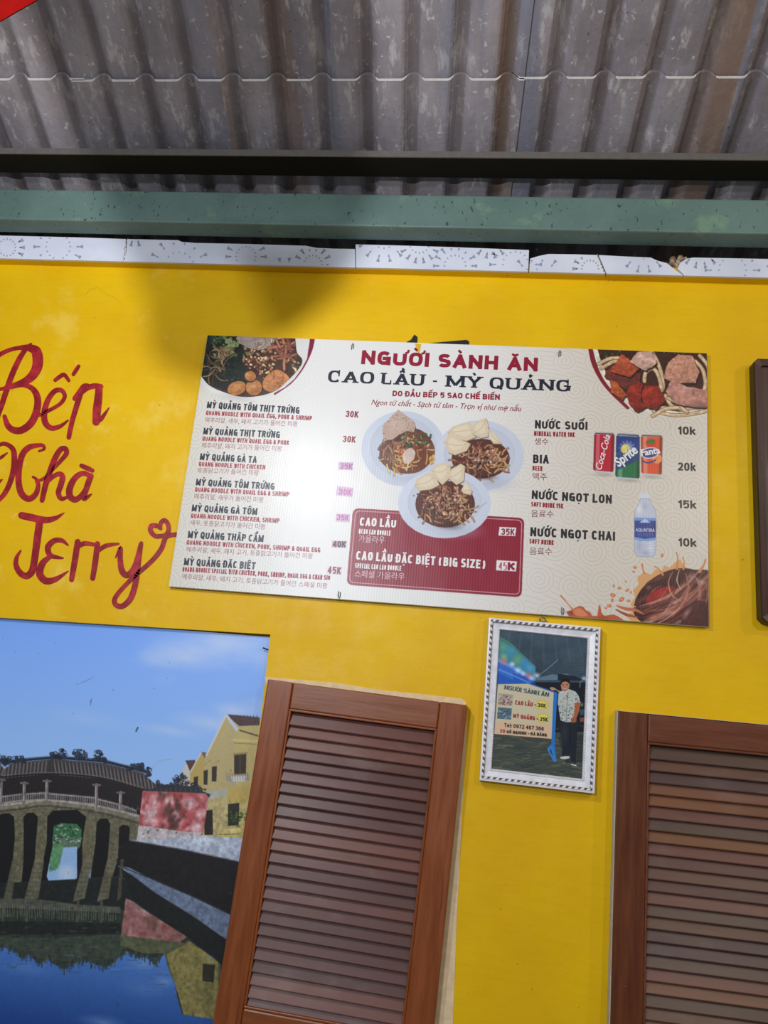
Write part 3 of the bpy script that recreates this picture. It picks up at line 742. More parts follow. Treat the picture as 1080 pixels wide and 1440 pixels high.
noodles((372,480,16,7), 14, [(196,172,150),(170,138,112),(214,196,180)], (1.5,2.4), 18)
noodles((402,492,12,14), 18, [(150,92,72),(120,66,50),(172,110,84)], (3,5), 20, 1.2)
noodles((302,512,15,16), 24, [(120,92,64),(158,128,92),(88,64,44)], (1.0,1.8), 20, 3)
noodles((316,500,10,7), 12, [(176,146,106),(140,104,74)], (1.2,2), 14, 3)
bits((326,520,15,18), 45, [(24,34,26),(34,50,34),(18,24,20)], (2,5))
bits((366,504,24,16), 60, [(182,140,98),(206,170,124),(142,96,62),(96,50,34),(70,32,24)], (1.8,3.8))
bits((362,514,20,12), 34, [(78,32,24),(110,52,34),(56,26,20)], (2.5,5)); bits((368,512,22,14), 36, [(200,164,118),(222,190,146),(170,120,78)], (1.4,3.0))
bits((412,514,12,14), 22, [(176,148,106),(64,66,56),(206,180,140),(44,46,40)], (2,4.5))
cv.poly([(370,545),(372,532),(388,520),(402,526),(406,534),(392,546),(380,551)], (196,128,78), smooth=True, noise=6); noodles((388,536,10,8), 12, [(206,142,92),(182,110,64)], (1,2), 10)
for (x, y, rx, ry, ro) in ((333,546,13.5,9.5,-.35),(357,545,11.5,11,-.1),(352,529,8,7,.2)):
    cv.ell(x, y+1, rx+1, ry+1, (52,30,20)); cv.ell(x, y, rx, ry, (178,114,60), ro); cv.soft(x-2, y-2, rx*.95, ry*.9, (212,156,98), .9, ro); cv.soft(x+4, y+5, rx*.7, ry*.5, (128,72,36), .7, ro)
cv.line([(311,521),(320,505),(334,498)], 1, (150,120,88)); cv.line([(290,498),(300,512),(316,520)], .9, (140,112,84))
texture(.20); cv.clip_end(TLI)

# --- top right bowl
TRC = [(836,492),(842,514),(854,536),(872,556),(896,572),(924,582),(954,586),(978,584),(1004,577),(1004,486),(900,484)]
cv.poly(crom([(827,490),(832,512),(843,534),(858,553),(882,576)], 6)+crom([(886,574),(866,553),(852,533),(842,512),(836,490)], 6), (132, 30, 44))
cv.poly(TRC, (226, 222, 206), smooth=False)
cv.clip_begin()
cv.poly([(840,490),(846,512),(858,534),(876,553),(900,567),(928,576),(956,579),(980,576),(1004,568),(1004,484)], (66, 34, 24), noise=6)
bits((866,500,16,8), 16, [(60,82,48),(44,62,36),(92,112,72)], (2,4)); bits((880,556,10,5), 9, [(70,96,52),(48,70,40)], (2,3.4)); bits((930,497,40,5), 20, [(48,62,36),(70,60,40)], (2,4))
cv.line([(836,490),(842,512),(853,535),(872,556),(897,572),(926,582),(956,586),(980,584),(1006,577)], 5, (226,222,208))
for P in ([(842,512),(858,504),(876,504)],[(846,518),(864,508),(880,510)],[(916,494),(924,508),(930,526),(932,546),(924,552)],[(906,536),(908,524),(918,518),(926,528),(930,546)],[(978,508),(988,520),(992,538),(990,550)],[(984,500),(996,516),(1002,540)],[(920,578),(950,584),(985,580),(1004,574)],[(916,572),(948,574),(980,568)],[(936,556),(944,570),(960,576)],[(918,585),(940,574),(976,574),(1000,570)],[(940,560),(952,566),(966,580)]):
    cv.line(P, 6.2, (116,86,58), .9); cv.line(P, 4.6, (204,172,134)); cv.line([(p[0]-.7, p[1]-.8) for p in P], 1.7, (228,202,168), .8)
def slab(P, c, hi, spots=0, sc=None):
    Q = []
    for i in range(len(P)):
        p, q_ = np.array(P[i], float), np.array(P[(i+1) % len(P)], float)
        for k in range(4): Q.append(p+(q_-p)*k/4+RSB.uniform(-.9, .9, 2))
    P = [tuple(p) for p in Q]
    cv.poly([(p[0]+1.5, p[1]+2.5) for p in P], (40, 16, 12), .85); cv.poly(P, c, noise=5)
    cv.clip_begin(); cx, cy = np.mean(P, 0); rr = max(abs(p[0]-cx) for p in P); ry = max(abs(p[1]-cy) for p in P); c, hi = np.array(c), np.array(hi)
    for k in range(26):
        cv.soft(cx+RSB.uniform(-1, 1)*rr, cy+RSB.uniform(-1, .7)*ry, RSB.uniform(2, 7), RSB.uniform(1, 3.4), [hi, hi*1.1, c*.72, c*.85, hi*.95][RSB.randint(5)].clip(0, 255), .7, RSB.uniform(-.9, .3))
    cv.soft(cx-rr*.2, cy-ry*.45, rr*.7, ry*.4, np.minimum(hi*1.12+6, 255), .5, -.3); cv.soft(cx+rr*.3, cy+ry*.8, rr*.8, ry*.4, c*.6, .7, -.2)
    for k in range(spots): cv.soft(cx+RSB.uniform(-.8, .8)*rr, cy+RSB.uniform(-.7, .7)*ry, RSB.uniform(.6, 2.2), RSB.uniform(.5, 1.3), sc, .75, RSB.uniform(0, 3))
    cv.clip_end(P)
slab([(852,522),(868,508),(884,520),(900,526),(898,544),(880,548),(864,538),(850,530)], (112,50,42), (140,72,60), 22, (70,24,22))
slab([(856,534),(868,538),(882,556),(874,562),(860,552)], (176,84,46), (206,112,66), 8, (120,44,26))
slab([(858,522),(874,498),(886,506),(902,516),(886,530),(870,526)], (178,78,48), (204,108,70), 12, (120,40,28))
slab([(885,508),(896,496),(916,492),(924,510),(908,522),(896,516)], (206,164,148), (226,190,174), 10, (178,120,104))
slab([(880,556),(884,544),(898,536),(904,540),(900,562),(908,572),(896,580),(886,570)], (138,38,26), (182,66,44), 10, (90,20,16))
slab([(906,542),(926,544),(936,562),(922,576),(906,572),(902,556)], (150,40,26), (186,66,46), 8, (100,24,16))
slab([(932,532),(940,510),(954,498),(974,500),(984,524),(978,538),(958,538),(942,536)], (196,138,114), (220,172,150), 30, (160,84,60))
slab([(936,550),(944,534),(966,544),(1000,550),(1004,556),(992,574),(972,572),(950,568)], (190,132,118), (214,164,150), 34, (150,84,70))
cv.soft(955, 512, 5, 4, (190,96,40), .8); texture(.22, 6); cv.clip_end([(836,491),(842,514),(854,536),(872,556),(896,572),(924,582),(954,586),(978,584),(1004,577),(1004,480),(836,480)])

# --- the three bowls in the middle
def bowl(cx, cy, rx, ry, tone):
    cv.ell(cx, cy, rx, ry, tone); cv.soft(cx-rx*.3, cy-ry*.2, rx*.9, ry*.9, np.minimum(np.array(tone)+14, 255), .9)
    cv.soft(cx+rx*.2, cy+ry*.75, rx*.8, ry*.35, np.array(tone)-26, .8); cv.ell(cx, cy-ry*.04, rx*.80, ry*.80, np.array(tone)-14, 0, .7); cv.ell(cx+1, cy-ry*.01, rx*.76, ry*.77, np.array(tone)-4, 0, .7)
bowl(567, 631, 59, 53, (204, 210, 226))
cv.poly([(536,626),(545,608),(566,602),(590,604),(606,618),(612,636),(604,652),(588,664),(566,666),(548,660),(534,646)], (112, 58, 36), smooth=True, noise=6)
noodles((572,634,30,20), 44, [(196,132,72),(170,96,52),(214,166,104),(150,74,42)], (1.6,2.6), 15)
noodles((560,650,20,8), 18, [(222,186,120),(198,150,84)], (1.3,2.0), 13)
bits((572,622,34,16), 60, [(124,62,42),(96,42,30),(160,96,62),(66,84,40),(190,140,98)], (2,4.6)); bits((580,616,28,12), 34, [(52,82,44),(76,104,54),(36,58,34)], (1.6,3.6)); bits((560,645,26,12), 18, [(210,110,50),(186,74,40)], (2,4))
cv.poly([(566,640),(576,630),(584,636),(580,648),(570,652)], (226,216,206), .8, smooth=True); bits((606,646,6,5), 4, [(214,166,80)], (3,5))
RC = [(537,606),(540,596),(552,584),(560,576),(568,582),(582,592),(584,600),(582,608),(572,606),(560,612),(552,618),(540,620)]
cv.poly([(p[0]+1, p[1]+2) for p in RC], (92,60,50), .8); cv.poly(RC, (196,168,154), noise=8)
cv.clip_begin()
for k in range(170): cv.ell(RSB.uniform(536,585), RSB.uniform(576,620), RSB.uniform(.3,.8), RSB.uniform(.3,.7), (70,54,52), 0, .85, 6)
cv.soft(556, 596, 16, 14, (222,198,186), .45); cv.clip_end(RC)
noodles((546,630,9,16), 12, [(120,78,56),(150,104,76)], (2,3.5), 14)
bowl(674, 641, 63, 50, (206, 211, 227))
def mixbowl(cx, cy, rx, ry):
    cv.ell(cx, cy, rx, ry, (92, 48, 36)); noodles((cx, cy+2, rx*.82, ry*.78), 56, [(170,110,76),(140,82,58),(196,146,104),(112,58,42)], (1.5,2.5), 13)
    bits((cx-2, cy-ry*.1, rx*.74, ry*.7), 80, [(124,66,50),(92,44,34),(156,98,72),(190,142,112),(72,34,28)], (1.8,4)); noodles((cx+rx*.5, cy+ry*.2, rx*.38, ry*.6), 18, [(206,162,112),(186,138,92)], (1.3,2.0), 12)
    noodles((cx, cy-ry*.1, rx*.5, ry*.5), 26, [(200,150,122),(172,116,90),(142,88,68)], (1.0,1.8), 11, 3); bits((cx-rx*.1, cy+ry*.2, rx*.5, ry*.4), 12, [(58,66,44),(44,40,34)], (1.6,3)); bits((cx+rx*.2, cy, rx*.5, ry*.5), 14, [(206,158,140),(222,180,160)], (1.8,3.2))
    cv.soft(cx+rx*.1, cy+ry*.9, rx*.6, ry*.25, (60,28,22), .8)
def crackers(Ps):
    for P in Ps:
        cv.poly([(p[0]+1, p[1]+1.6) for p in P], (120,92,68), .7); cv.poly(P, (222,204,174), noise=4); cx, cy = np.mean(P, 0)
        cv.poly([(cx+(p[0]-cx)*.6-1, cy+(p[1]-cy)*.6-1) for p in P], (236,222,198), .7, smooth=True); cv.line([P[0], (cx, cy), P[len(P)//2]], .9, (190,164,128), .7)
mixbowl(676, 645, 41, 28)
crackers([[(629,608),(636,600),(656,594),(660,592),(668,604),(670,614),(656,620),(640,616)],[(664,610),(666,596),(676,590),(684,588),(687,600),(686,614),(676,616)],[(624,622),(632,610),(648,618),(662,624),(656,634),(640,640),(630,636)],[(686,602),(698,612),(706,624),(694,624),(688,616)]])
# red price panel, partly behind the front bowl
def rrect(c, r):
    out = []
    C_ = [np.array(p, float) for p in c]
    for i in range(4):
        p, a, b_ = C_[i], C_[i-1], C_[(i+1) % 4]; da = (a-p)/np.hypot(*(a-p)); db = (b_-p)/np.hypot(*(b_-p))
        for k in range(6):
            t = k/5; q0, q1 = p+da*r, p+db*r; out.append((1-t)**2*q0+2*t*(1-t)*p+t*t*q1)
    return out
cv.poly(rrect([(496.5,714.5),(737.5,728.5),(733.5,840),(487.3,822.3)], 9), (146, 22, 48))
cv.poly(rrect([(499.6,717.6),(734.6,731.2),(730.6,836.6),(490.6,819.4)], 7), (214, 160, 172)); cv.poly(rrect([(500.8,718.8),(733.4,732.3),(729.6,835.4),(491.9,818.3)], 6.2), (146, 22, 48))
bowl(625, 708, 65.5, 49, (208, 214, 230))
mixbowl(626, 709, 42, 33)
crackers([[(583,682),(586,674),(604,664),(612,670),(618,682),(606,688),(590,690)],[(606,662),(612,654),(626,650),(634,654),(632,672),(622,682),(612,672)],[(630,672),(634,660),(648,652),(654,656),(652,676),(642,682)],[(648,690),(656,676),(664,690),(662,696),(652,694)]])
cv.line([(672,716),(684,706)], 1, (160,166,186)); cv.soft(582, 697, 2, 2, (50,80,50), .9)

cv.poly([(583.5,483),(592.5,484),(590.5,494),(588.8,502),(587,493)], (228,186,6))
# --- price stickers
def quad(P, c): cv.poly(P, c, noise=2)
quad([(476.5,649.5),(496.5,650.3),(495.5,661.5),(475.2,660.5)], (206,176,212)); quad([(474,683.5),(497,686),(495.5,699),(472.5,696.5)], (212,180,214)); quad([(473,722),(492.5,723),(491.5,734.8),(471.5,733.5)], (216,186,216))
quad([(467.5,760.5),(488,761),(486,770.5),(466.5,769.5)], (196,150,178)); quad([(460.5,796),(481.5,797),(479.5,809),(458.5,808)], (228,220,224))
quad([(702.5,741),(726,742),(724.5,753.8),(700.8,753)], (238,232,232)); quad([(698.6,787.5),(727,789.5),(725.5,803.5),(697.5,802)], (240,234,234))

# --- drink cans
def can(P, base, top):
    (x0, y0), (x1, y1), (x2, y2), (x3, y3) = P      # tl tr br bl
    def at(u, v): return ((x0+(x1-x0)*u)*(1-v)+(x3+(x2-x3)*u)*v, (y0+(y1-y0)*u)*(1-v)+(y3+(y2-y3)*u)*v)
    cv.poly([at(.08,0),at(.92,0),at(1,.07),at(1,.93),at(.9,1),at(.1,1),at(0,.93),at(0,.07)], (168,170,176))
    cv.poly([at(.02,.06),at(.98,.06),at(1,.9),at(.96,.95),at(.04,.95),at(0,.9)], base)
    for u, w_, c, a in ((.2,.16,255,.28),(.93,.14,0,.3),(.04,.08,0,.22)): cv.line([at(u,.08),at(u,.92)], w_*abs(x1-x0), (c,c,c), a, smooth=False)
    cv.line([at(.06,.035),at(.94,.035)], 1.6, top, smooth=False); cv.line([at(.08,.975),at(.92,.975)], 1.6, (206,206,212), smooth=False); return at
cv.soft(850, 668, 22, 4, (150,140,130), .6); cv.soft(884, 676, 24, 4, (150,140,130), .6); cv.soft(916, 671, 20, 4, (150,140,130), .6)
c1 = can([(835.5,607.5),(864.5,608.5),(862.5,666.5),(834,664)], (188, 30, 52), (150,26,44)); c3 = can([(901,610.5),(932,611.5),(930.5,670),(902,668)], (226, 86, 46), (150,60,50)); c2 = can([(867,608.5),(900,610.5),(899.5,676),(865,673.5)], (40, 116, 70), (60,70,110))
cv.poly([(866.5,613),(899.5,615),(899,632),(882,640),(866,636)], (42, 58, 130), smooth=False); cv.poly([(866,640),(884,632),(899.6,628),(899.4,646),(880,656),(866,662)], (44,62,132), .8)
cv.soft(882, 630, 13, 13, (206,222,240), .8)
for k in range(12):
    a = k*math.pi/6; cv.line([(882,630),(882+12*math.cos(a), 630+11*math.sin(a))], [1.6,.4], (222,234,246), .6)
cv.ell(879, 631, 5.5, 6.5, (226,206,96), .5); cv.soft(878, 629, 4, 4, (250,238,160), .8); cv.ell(884, 636, 3.4, 4, (120,170,80), .6)
cv.ell(915, 623, 7, 6, (206,66,40)); cv.ell(915, 621, 6.5, 3, (70,120,60), -.2); cv.ell(924, 645, 7, 7, (240,140,80)); cv.ell(924, 645, 5.6, 5.6, (244,160,104)); cv.line([(903,648),(912,651),(922,647)], 2, (70,60,130)); cv.ell(914,637,13,8,(236,232,238),-.15,.85); cv.ell(914,637,11.6,6.6,(56,58,120),-.15,.9)
for k in range(6): cv.line([(924,645),(924+5*math.cos(k*1.05), 645+5*math.sin(k*1.05))], .5, (226,110,60))

# --- water bottle
cv.poly([(900,701),(899,696),(901.5,693.5),(912,693.8),(914.5,696.5),(913.8,701.5)], (216,220,234))
BT = [(900.5,701),(913.5,701.5),(916,709),(922,718),(922.6,730),(922.2,745),(922.6,764),(921.5,778),(918,783.5),(896,782.5),(892.5,777),(891.8,762),(892.4,745),(892,730),(893,717),(898.5,708)]
cv.poly(BT, (200,204,220)); cv.soft(899, 716, 7, 12, (236,238,246), .9); cv.soft(915, 770, 7, 14, (232,235,245), .9); cv.soft(907, 712, 6, 8, (168,174,196), .6); cv.soft(899, 768, 6, 14, (166,172,192), .7); cv.soft(908, 778, 8, 6, (150,156,180), .6)
for k in range(5): cv.line([(893,764+k*4),(907,766+k*4+RSB.uniform(-1,1)),(921,764.5+k*4)], .7, (172,178,200), .7)
cv.line(BT+[BT[0]], .8, (156,160,184), .8, smooth=False)
cv.poly([(892.3,728),(900,729.5),(912,730),(922.4,728.6),(922.2,759),(912,761),(900,760.8),(892,758)], (58,72,150)); cv.poly([(892.2,727.8),(922.5,728.4),(922.4,732.5),(892.2,732)], (120,160,220)); cv.poly([(892,755),(907,758),(922.2,755.8),(922.2,759),(912,761),(900,760.8),(892,758.4)], (130,170,226))
cv.poly([(899,735),(907,729.5),(915,735)], (206,216,240), .9); cv.soft(919, 744, 5, 16, (30,38,96), .6)
for k in range(9): cv.line([(897+k*2.6,749),(897.1+k*2.6,754)], .8, (150,140,180), .6, smooth=False)

# --- cola splash in the lower right corner
SP = [(886,872),(880,866),(892,858),(886,850),(893,840),(890,830),(898,822),(896,812),(906,804),(916,808),(922,800),(930,803),(934,795),(942,798),(950,790),(957,786),(961,795),(970,801),(984,801),(995,806),(1002,812),(1002,886),(940,884),(900,878)]
cv.poly(SP, (224,168,112)); cv.poly([(p[0]*.82+.18*960, p[1]*.82+.18*850+3) for p in SP], (150,84,62), .9, smooth=True)
CS = [(891,856),(895,840),(905,825),(920,812),(938,803),(956,799),(976,801),(1002,810),(1002,886),(930,884),(905,876),(893,866)]
cv.poly(CS, (70,32,32), smooth=True, noise=5); cv.clip_begin()
for k in range(110):          # liquid curling over
    r_ = RSB.uniform(.35, 1.05); a0 = RSB.uniform(2.6, 3.6); a1 = a0+RSB.uniform(.6, 1.7); w_ = RSB.uniform(.6, 3.2)
    c = [(52,22,26),(96,44,42),(40,18,22),(128,66,58),(74,34,34),(170,110,92),(30,16,20)][RSB.randint(7)]
    cv.line([(938+48*r_*math.cos(t_), 848+46*r_*math.sin(t_)) for t_ in np.linspace(a0, a1, 5)], [.3, w_, .3], c, .8, n=3)
cv.poly([(908,848),(912,837),(922,829),(936,825),(950,826),(944,836),(930,845),(918,850)], (160,34,36), .9, smooth=True); cv.soft(928,836,16,8,(196,58,50),.7,-.5); cv.soft(944,828,10,5,(120,24,28),.7,-.3)
for k in range(52):
    x0, y0 = 894+RSB.uniform(0, 26), 868+RSB.uniform(-16, 14); L = RSB.uniform(40, 110); w_ = RSB.uniform(1.2, 5.5)
    c = [(186,116,94),(112,56,50),(214,168,146),(92,44,44),(150,84,70),(70,32,34),(136,68,60)][RSB.randint(7)]
    cv.line([(x0, y0), (x0+L*.35, y0-L*.10+RSB.uniform(-3, 3)), (x0+L*.7, y0-L*.34), (x0+L, y0-L*.72+RSB.uniform(-6, 6))], [.3, w_*.7, w_, w_*.5, .3], c, .62, n=3)
for (x, y, rx, ry, ro, c, a_) in ((905,842,5,16,.9,(150,90,72),.7),(925,814,16,4,-.45,(128,70,58),.8),(950,846,16,4,-.6,(226,180,160),.75),(966,834,6,18,.35,(200,140,122),.7),(972,812,8,9,.1,(196,150,136),.8),(986,836,7,18,.25,(166,104,94),.8),(940,862,20,4,-.35,(222,166,146),.7),(920,868,18,4,-.15,(196,126,102),.7),(992,818,6,8,0,(120,74,72),.8),(978,868,12,14,.3,(110,62,60),.7),(956,874,18,4,-.5,(232,190,176),.6),(912,826,6,4,-.6,(214,150,110),.6)):
    cv.soft(x, y, rx, ry, c, a_, ro)
for P, w_, c in (([(946,804),(940,820),(946,838),(960,846)],2.2,(206,140,112)),([(964,806),(968,826),(960,850),(944,868)],3,(190,120,98)),([(975,806),(984,826),(980,856),(966,880)],4,(176,112,96)),([(990,812),(996,832),(992,850)],5,(150,90,80)),([(956,800),(952,816),(958,830)],1.6,(236,196,172)),([(960,884),(968,862),(984,846),(998,842)],5,(126,72,66)),([(918,880),(940,868),(958,852)],2,(216,160,140))):
    cv.line(P, [w_*.3, w_, w_*.3], c, .85)
cv.poly([(958,874),(962,858),(976,846),(990,846),(1000,858),(1002,884),(970,884)], (84,40,40), .85, smooth=True); cv.soft(966,862,5,14,(214,160,150),.8,.6); cv.soft(985,818,8,7,(210,170,158),.8); texture(.15, 9); cv.clip_end(CS, True)
for P, w_ in (([(952,800),(953,784),(951,777)],[3,1.4,2]),([(961,800),(962,790),(960,784)],[3,1.2,2]),([(984,804),(990,794),(992,787)],[4,2,2.4]),([(932,808),(926,800),(921,797)],[3,1.6,2.2]),([(906,806),(904,800),(903,794)],[3,1.6,3])):
    cv.line(P, w_, (214,134,84))
for x, y, r_ in ((931,781,2),(893,798,2),(891,804,1.5),(863,824,1.6),(871,827,2),(862,837,2.8),(861,844,2),(882,830,2),(887,833,1.4),(857,852,2.4),(852,855,1.6),(874,843,3),(884,845,2),(880,818,1.2)):
    cv.ell(x, y, r_*1.4, r_, (206,122,78), RSB.uniform(0,3)); cv.ell(x-.3, y-.3, r_*.6, r_*.5, (236,178,130), 0, .8)
cv.line([(868,852),(880,856),(894,858),(906,864)], [2,5,4,1], (196,116,80)); cv.line([(866,857),(880,864),(896,868)], [1.5,4,2], (168,84,60)); cv.line([(870,851),(884,854),(894,853)], 1.2, (236,190,160))
LS = [(796,860),(803,858),(808,855),(815,852),(820,853),(824,858),(830,861),(833,866),(840,866),(842,852),(844,850),(846,862),(850,866),(862,864),(868,866),(880,874),(838,872),(800,867)]
cv.poly(LS, (196,96,62)); cv.poly([(805,860),(814,855),(822,860),(826,866),(812,866)], (222,138,92), smooth=True); cv.line([(789,838),(795,845),(802,853),(806,858)], [2.2,1.2,2.4], (204,124,72)); cv.soft(803,862,6,4,(120,50,40),.8); cv.soft(848,869,12,4,(150,70,50),.7)
cv.build('printed_sheet', M['sheet'], board)

# --- the words on it
LN = lambda *a, **k: line(board, *a, **k)
for t, x0, y0, x1, y1, c in (("MỲ QUẢNG TÔM THỊT TRỨNG",290.5,573.8,420.5,581.8,9.0),("MỲ QUẢNG THỊT TRỨNG",285.5,610.7,393,616,9.0),("MỲ QUẢNG GÀ TA",280.7,646.8,360.5,651,9.0),("MỲ QUẢNG TÔM TRỨNG",275,682.5,385.5,688.7,9.0),("MỲ QUẢNG GÀ TÔM",269.2,719,361.2,724.2,9.0),("MỲ QUẢNG THẬP CẨM",263.7,756.5,370,762.5,9.2),("MỲ QUẢNG ĐẶC BIỆT",258.2,794.8,358.7,800.8,9.4)):
    LN('dish_name', t, x0, y0, x1, y1, c*1.04, NAVY, tr=.215)
for t, x0, y0, x1, y1 in (("QUANG NOODLE WITH QUAIL EGG, PORK & SHRIMP",289.2,583.4,438.2,591.2),("QUANG NOODLE WITH QUAIL EGG & PORK",284.2,619.6,406.2,625.7),("QUANG NOODLE WITH CHICKEN",279.2,655.3,372.5,660.3),("QUANG NOODLE WITH QUAIL EGG & SHRIMP",273.7,691.2,406.2,698.2),("QUANG NOODLE WITH CHICKEN, SHRIMP",268,728.2,392.5,735.4),("QUANG NOODLE WITH CHICKEN, PORK, SHRIMP & QUAIL EGG",262,765.6,450,776.6),("QUANG NOODLE SPECIAL WITH CHICKEN, PORK, SHRIMP, QUAIL EGG & CHAR SIU",256.2,803.4,463.7,815.6)):
    LN('english_name', t, x0, y0, x1, y1, 6.2, (168, 30, 62), tr=.19, gap=.14)
for t, x0, y0, x1, y1 in (("메추리알, 새우, 돼지 고기가 들어간 미꽝",288.2,593.3,418,599.3),("메추리알, 돼지 고기가 들어간 미꽝",283.7,629,396,634),("토종닭고기가 들어간 미꽝",277.5,664.2,363.7,668),("메추리알, 새우가 들어간 미꽝",273,700.8,370,706),("새우, 토종닭고기가 들어간 미꽝",267,737.7,372.5,744),("메추리알, 새우, 돼지 고기, 토종닭고기가 들어간 미꽝",262,775.4,439.5,785.4),("메추리알, 새우, 돼지 고기, 토종닭고기가 들어간 스페셜 미꽝",256,813.6,460,827)):
    LN('korean_name', t, x0, y0, x1, y1, 6.0, (176, 110, 124), mode='glyph')
for t, x0, y0, x1, y1, c, rgb in (("30K",485.8,586.3,503.5,587.4,9.2,CRIM),("30K",481.7,621.6,499.6,622.6,9.2,CRIM),("35K",478,659,495.4,659.8,8,(186,84,150)),("30K",475.7,695.2,493.7,696.6,8.4,(206,110,178)),("35K",473,731.2,490.3,732.2,8,(196,100,166)),("40K",467.8,769.2,486,769.8,8.6,(70,34,66)),("45K",460.5,806.3,479,807.6,9.8,CRIM),("35K",704.8,752,723.4,752.8,9.2,CRIM)):
    LN('price', t, x0, y0, x1, y1, c, rgb, tr=.2)
LN('price', "45", 701,801,712.6,801.6,10.6,(190,70,96),tr=.15,mode='serif'); LN('price', "K", 713.6,801.7,724,802.3,11.2,CRIM,tr=.3)
for t, x0, x1 in (("NGƯỜI",507.5,602.6),("SÀNH",615.5,699.8),("ĂN",713.5,755.7)): LN('heading_word', t, x0, 512+(x0-507.5)*.0419, x1, 512+(x1-507.5)*.0419, 20.6, CRIM, tr=.27, gap=.15)
for t, x0, x1 in (("CAO",460.5,525.5),("LẦU",536,596),("-",606,616.5),("MỲ",627.5,677),("QUẢNG",688,801.8)): LN('heading_word', t, x0, 536.9+(x0-460.5)*.0402, x1, 536.9+(x1-460.5)*.0402, 16.6, (34,38,56), tr=.28, gap=.2, mode='serif')
LN('subheading', "DO ĐẦU BẾP 5 SAO CHẾ BIẾN", 551.7,557,702.6,562.4,8.2,CRIM,tr=.24)
LN('motto', "Ngon từ chất - Sạch từ tâm - Trọn vị như mẹ nấu", 522,569,733,578.4,8.2,CRIM,mode='glyph',shear=.3,off=.004)
for t, x0, y0, x1, y1, c in (("NƯỚC SUỐI",752.2,602.4,826,604.8,12.2),("BIA",749.5,651.2,771.6,652.1,12.6),("NƯỚC NGỌT LON",747.6,701.5,860.2,708.3,12.6),("NƯỚC NGỌT CHAI",745.6,753.9,864.8,760.6,13)):
    LN('drink_name', t, x0, y0, x1, y1, c, (42, 38, 42), tr=.225)
for t, x0, y0, x1, y1 in (("MINERAL WATER 10K",750.9,612.6,808,614.6),("BEER",748.7,661.5,762.6,662.2),("SOFT DRINK 15K",746.9,712.3,791.7,715),("SOFT DRINK",744.3,764.3,778.5,766.4)):
    LN('english_name', t, x0, y0, x1, y1, 6.8, (158, 26, 44), tr=.21)
for t, x0, y0, x1, y1 in (("생수",751.7,624.6,771,625.2),("맥주",749,673.8,769,674.6),("음료수",746.9,726,778.5,727.2),("음료수",744.8,778.8,776,780)):
    LN('korean_name', t, x0, y0, x1, y1, 8.2, (140, 66, 70), mode='glyph')
for t, x0, y0, x1, y1 in (("10k",953.3,610.8,978.3,611.8),("20k",953.2,661.6,978.6,662.6),("15k",953.5,714.5,979.4,715.7),("10k",953.8,768.2,979.7,769.2)):
    LN('price', t, x0, y0, x1, y1, 12.2, (44, 40, 42), tr=.215)
LN('dish_name', "CAO LẦU", 505.5,739.2,556.6,742.2,11.8,WHITE,tr=.22); LN('dish_name', "CAO LẦU ĐẶC BIỆT (BIG SIZE)", 500.3,787,682,800.2,12.4,WHITE,tr=.22)
LN('english_name', "QCAO LAU NOODLE", 504.2,750.4,549,753.4,7,WHITE,tr=.19); LN('english_name', "SPECIAL CAO LAU NOODLE", 499,798.8,563.9,802.8,7,WHITE,tr=.19)
LN('korean_name', "가올라우", 504.2,761.5,540.8,763.6,8,(230,196,202),mode='glyph'); LN('korean_name', "스페셜 가올라우", 498.5,810.6,568.5,815,8,(230,196,202),mode='glyph')
LN('can_lettering', "Coca-Cola", 845.5,661,858.5,612.5,8.6,WHITE,mode='glyph',shear=.35,off=.01)
LN('can_lettering', "Sprite", 870,657,898,635,13,WHITE,mode='glyph',shear=.2,off=.03)
LN('can_lettering', "Fanta", 902,641,929,637,9.5,(240,238,244),mode='glyph',off=.03)
LN('bottle_lettering', "AQUAFINA", 894,747.4,920.6,748,5,(214,220,244),tr=.14)

# --- the ties that hold it
for (x, y, up) in ((496, 487, 1), (787, 497, 1), (477, 837, -1), (791, 860, -1)):
    px_, pz_ = pix(x, y, -.013); m = MB(); s_ = up*.009
    m.tube([(px_-.002, -.0132, pz_-s_), (px_-.0022, -.0155, pz_), (px_-.0012, -.012, pz_+s_*.9), (px_+.001, -.003, pz_+s_*1.2)], .0009, 6)
    m.tube([(px_+.002, -.0132, pz_-s_*.8), (px_+.0024, -.0155, pz_+s_*.1), (px_+.0015, -.012, pz_+s_*.9), (px_+.001, -.003, pz_+s_*1.2)], .0009, 6)
    m.build('wire_tie', M['wire'], board, smooth=True)
def strip(label, P, y):
    m = MB(); n = len(P)
    m.prism([pix(p[0], p[1], y) for p in P], y-.0012, y+.0008); tag(m.build('tape_strip', M['tape'], bevel=.0003), label, 'tape')
strip('small black tape corner poking up behind the menu board top', [(570,486),(572,481),(578,478),(583,470.5),(587,474),(586.5,487)], -.0015)
strip('long black tape strip lying along the menu board top', [(598,489),(600,483),(622,481),(640,479.5),(656,478),(660,480.5),(658,487),(652,491)], -.0015)

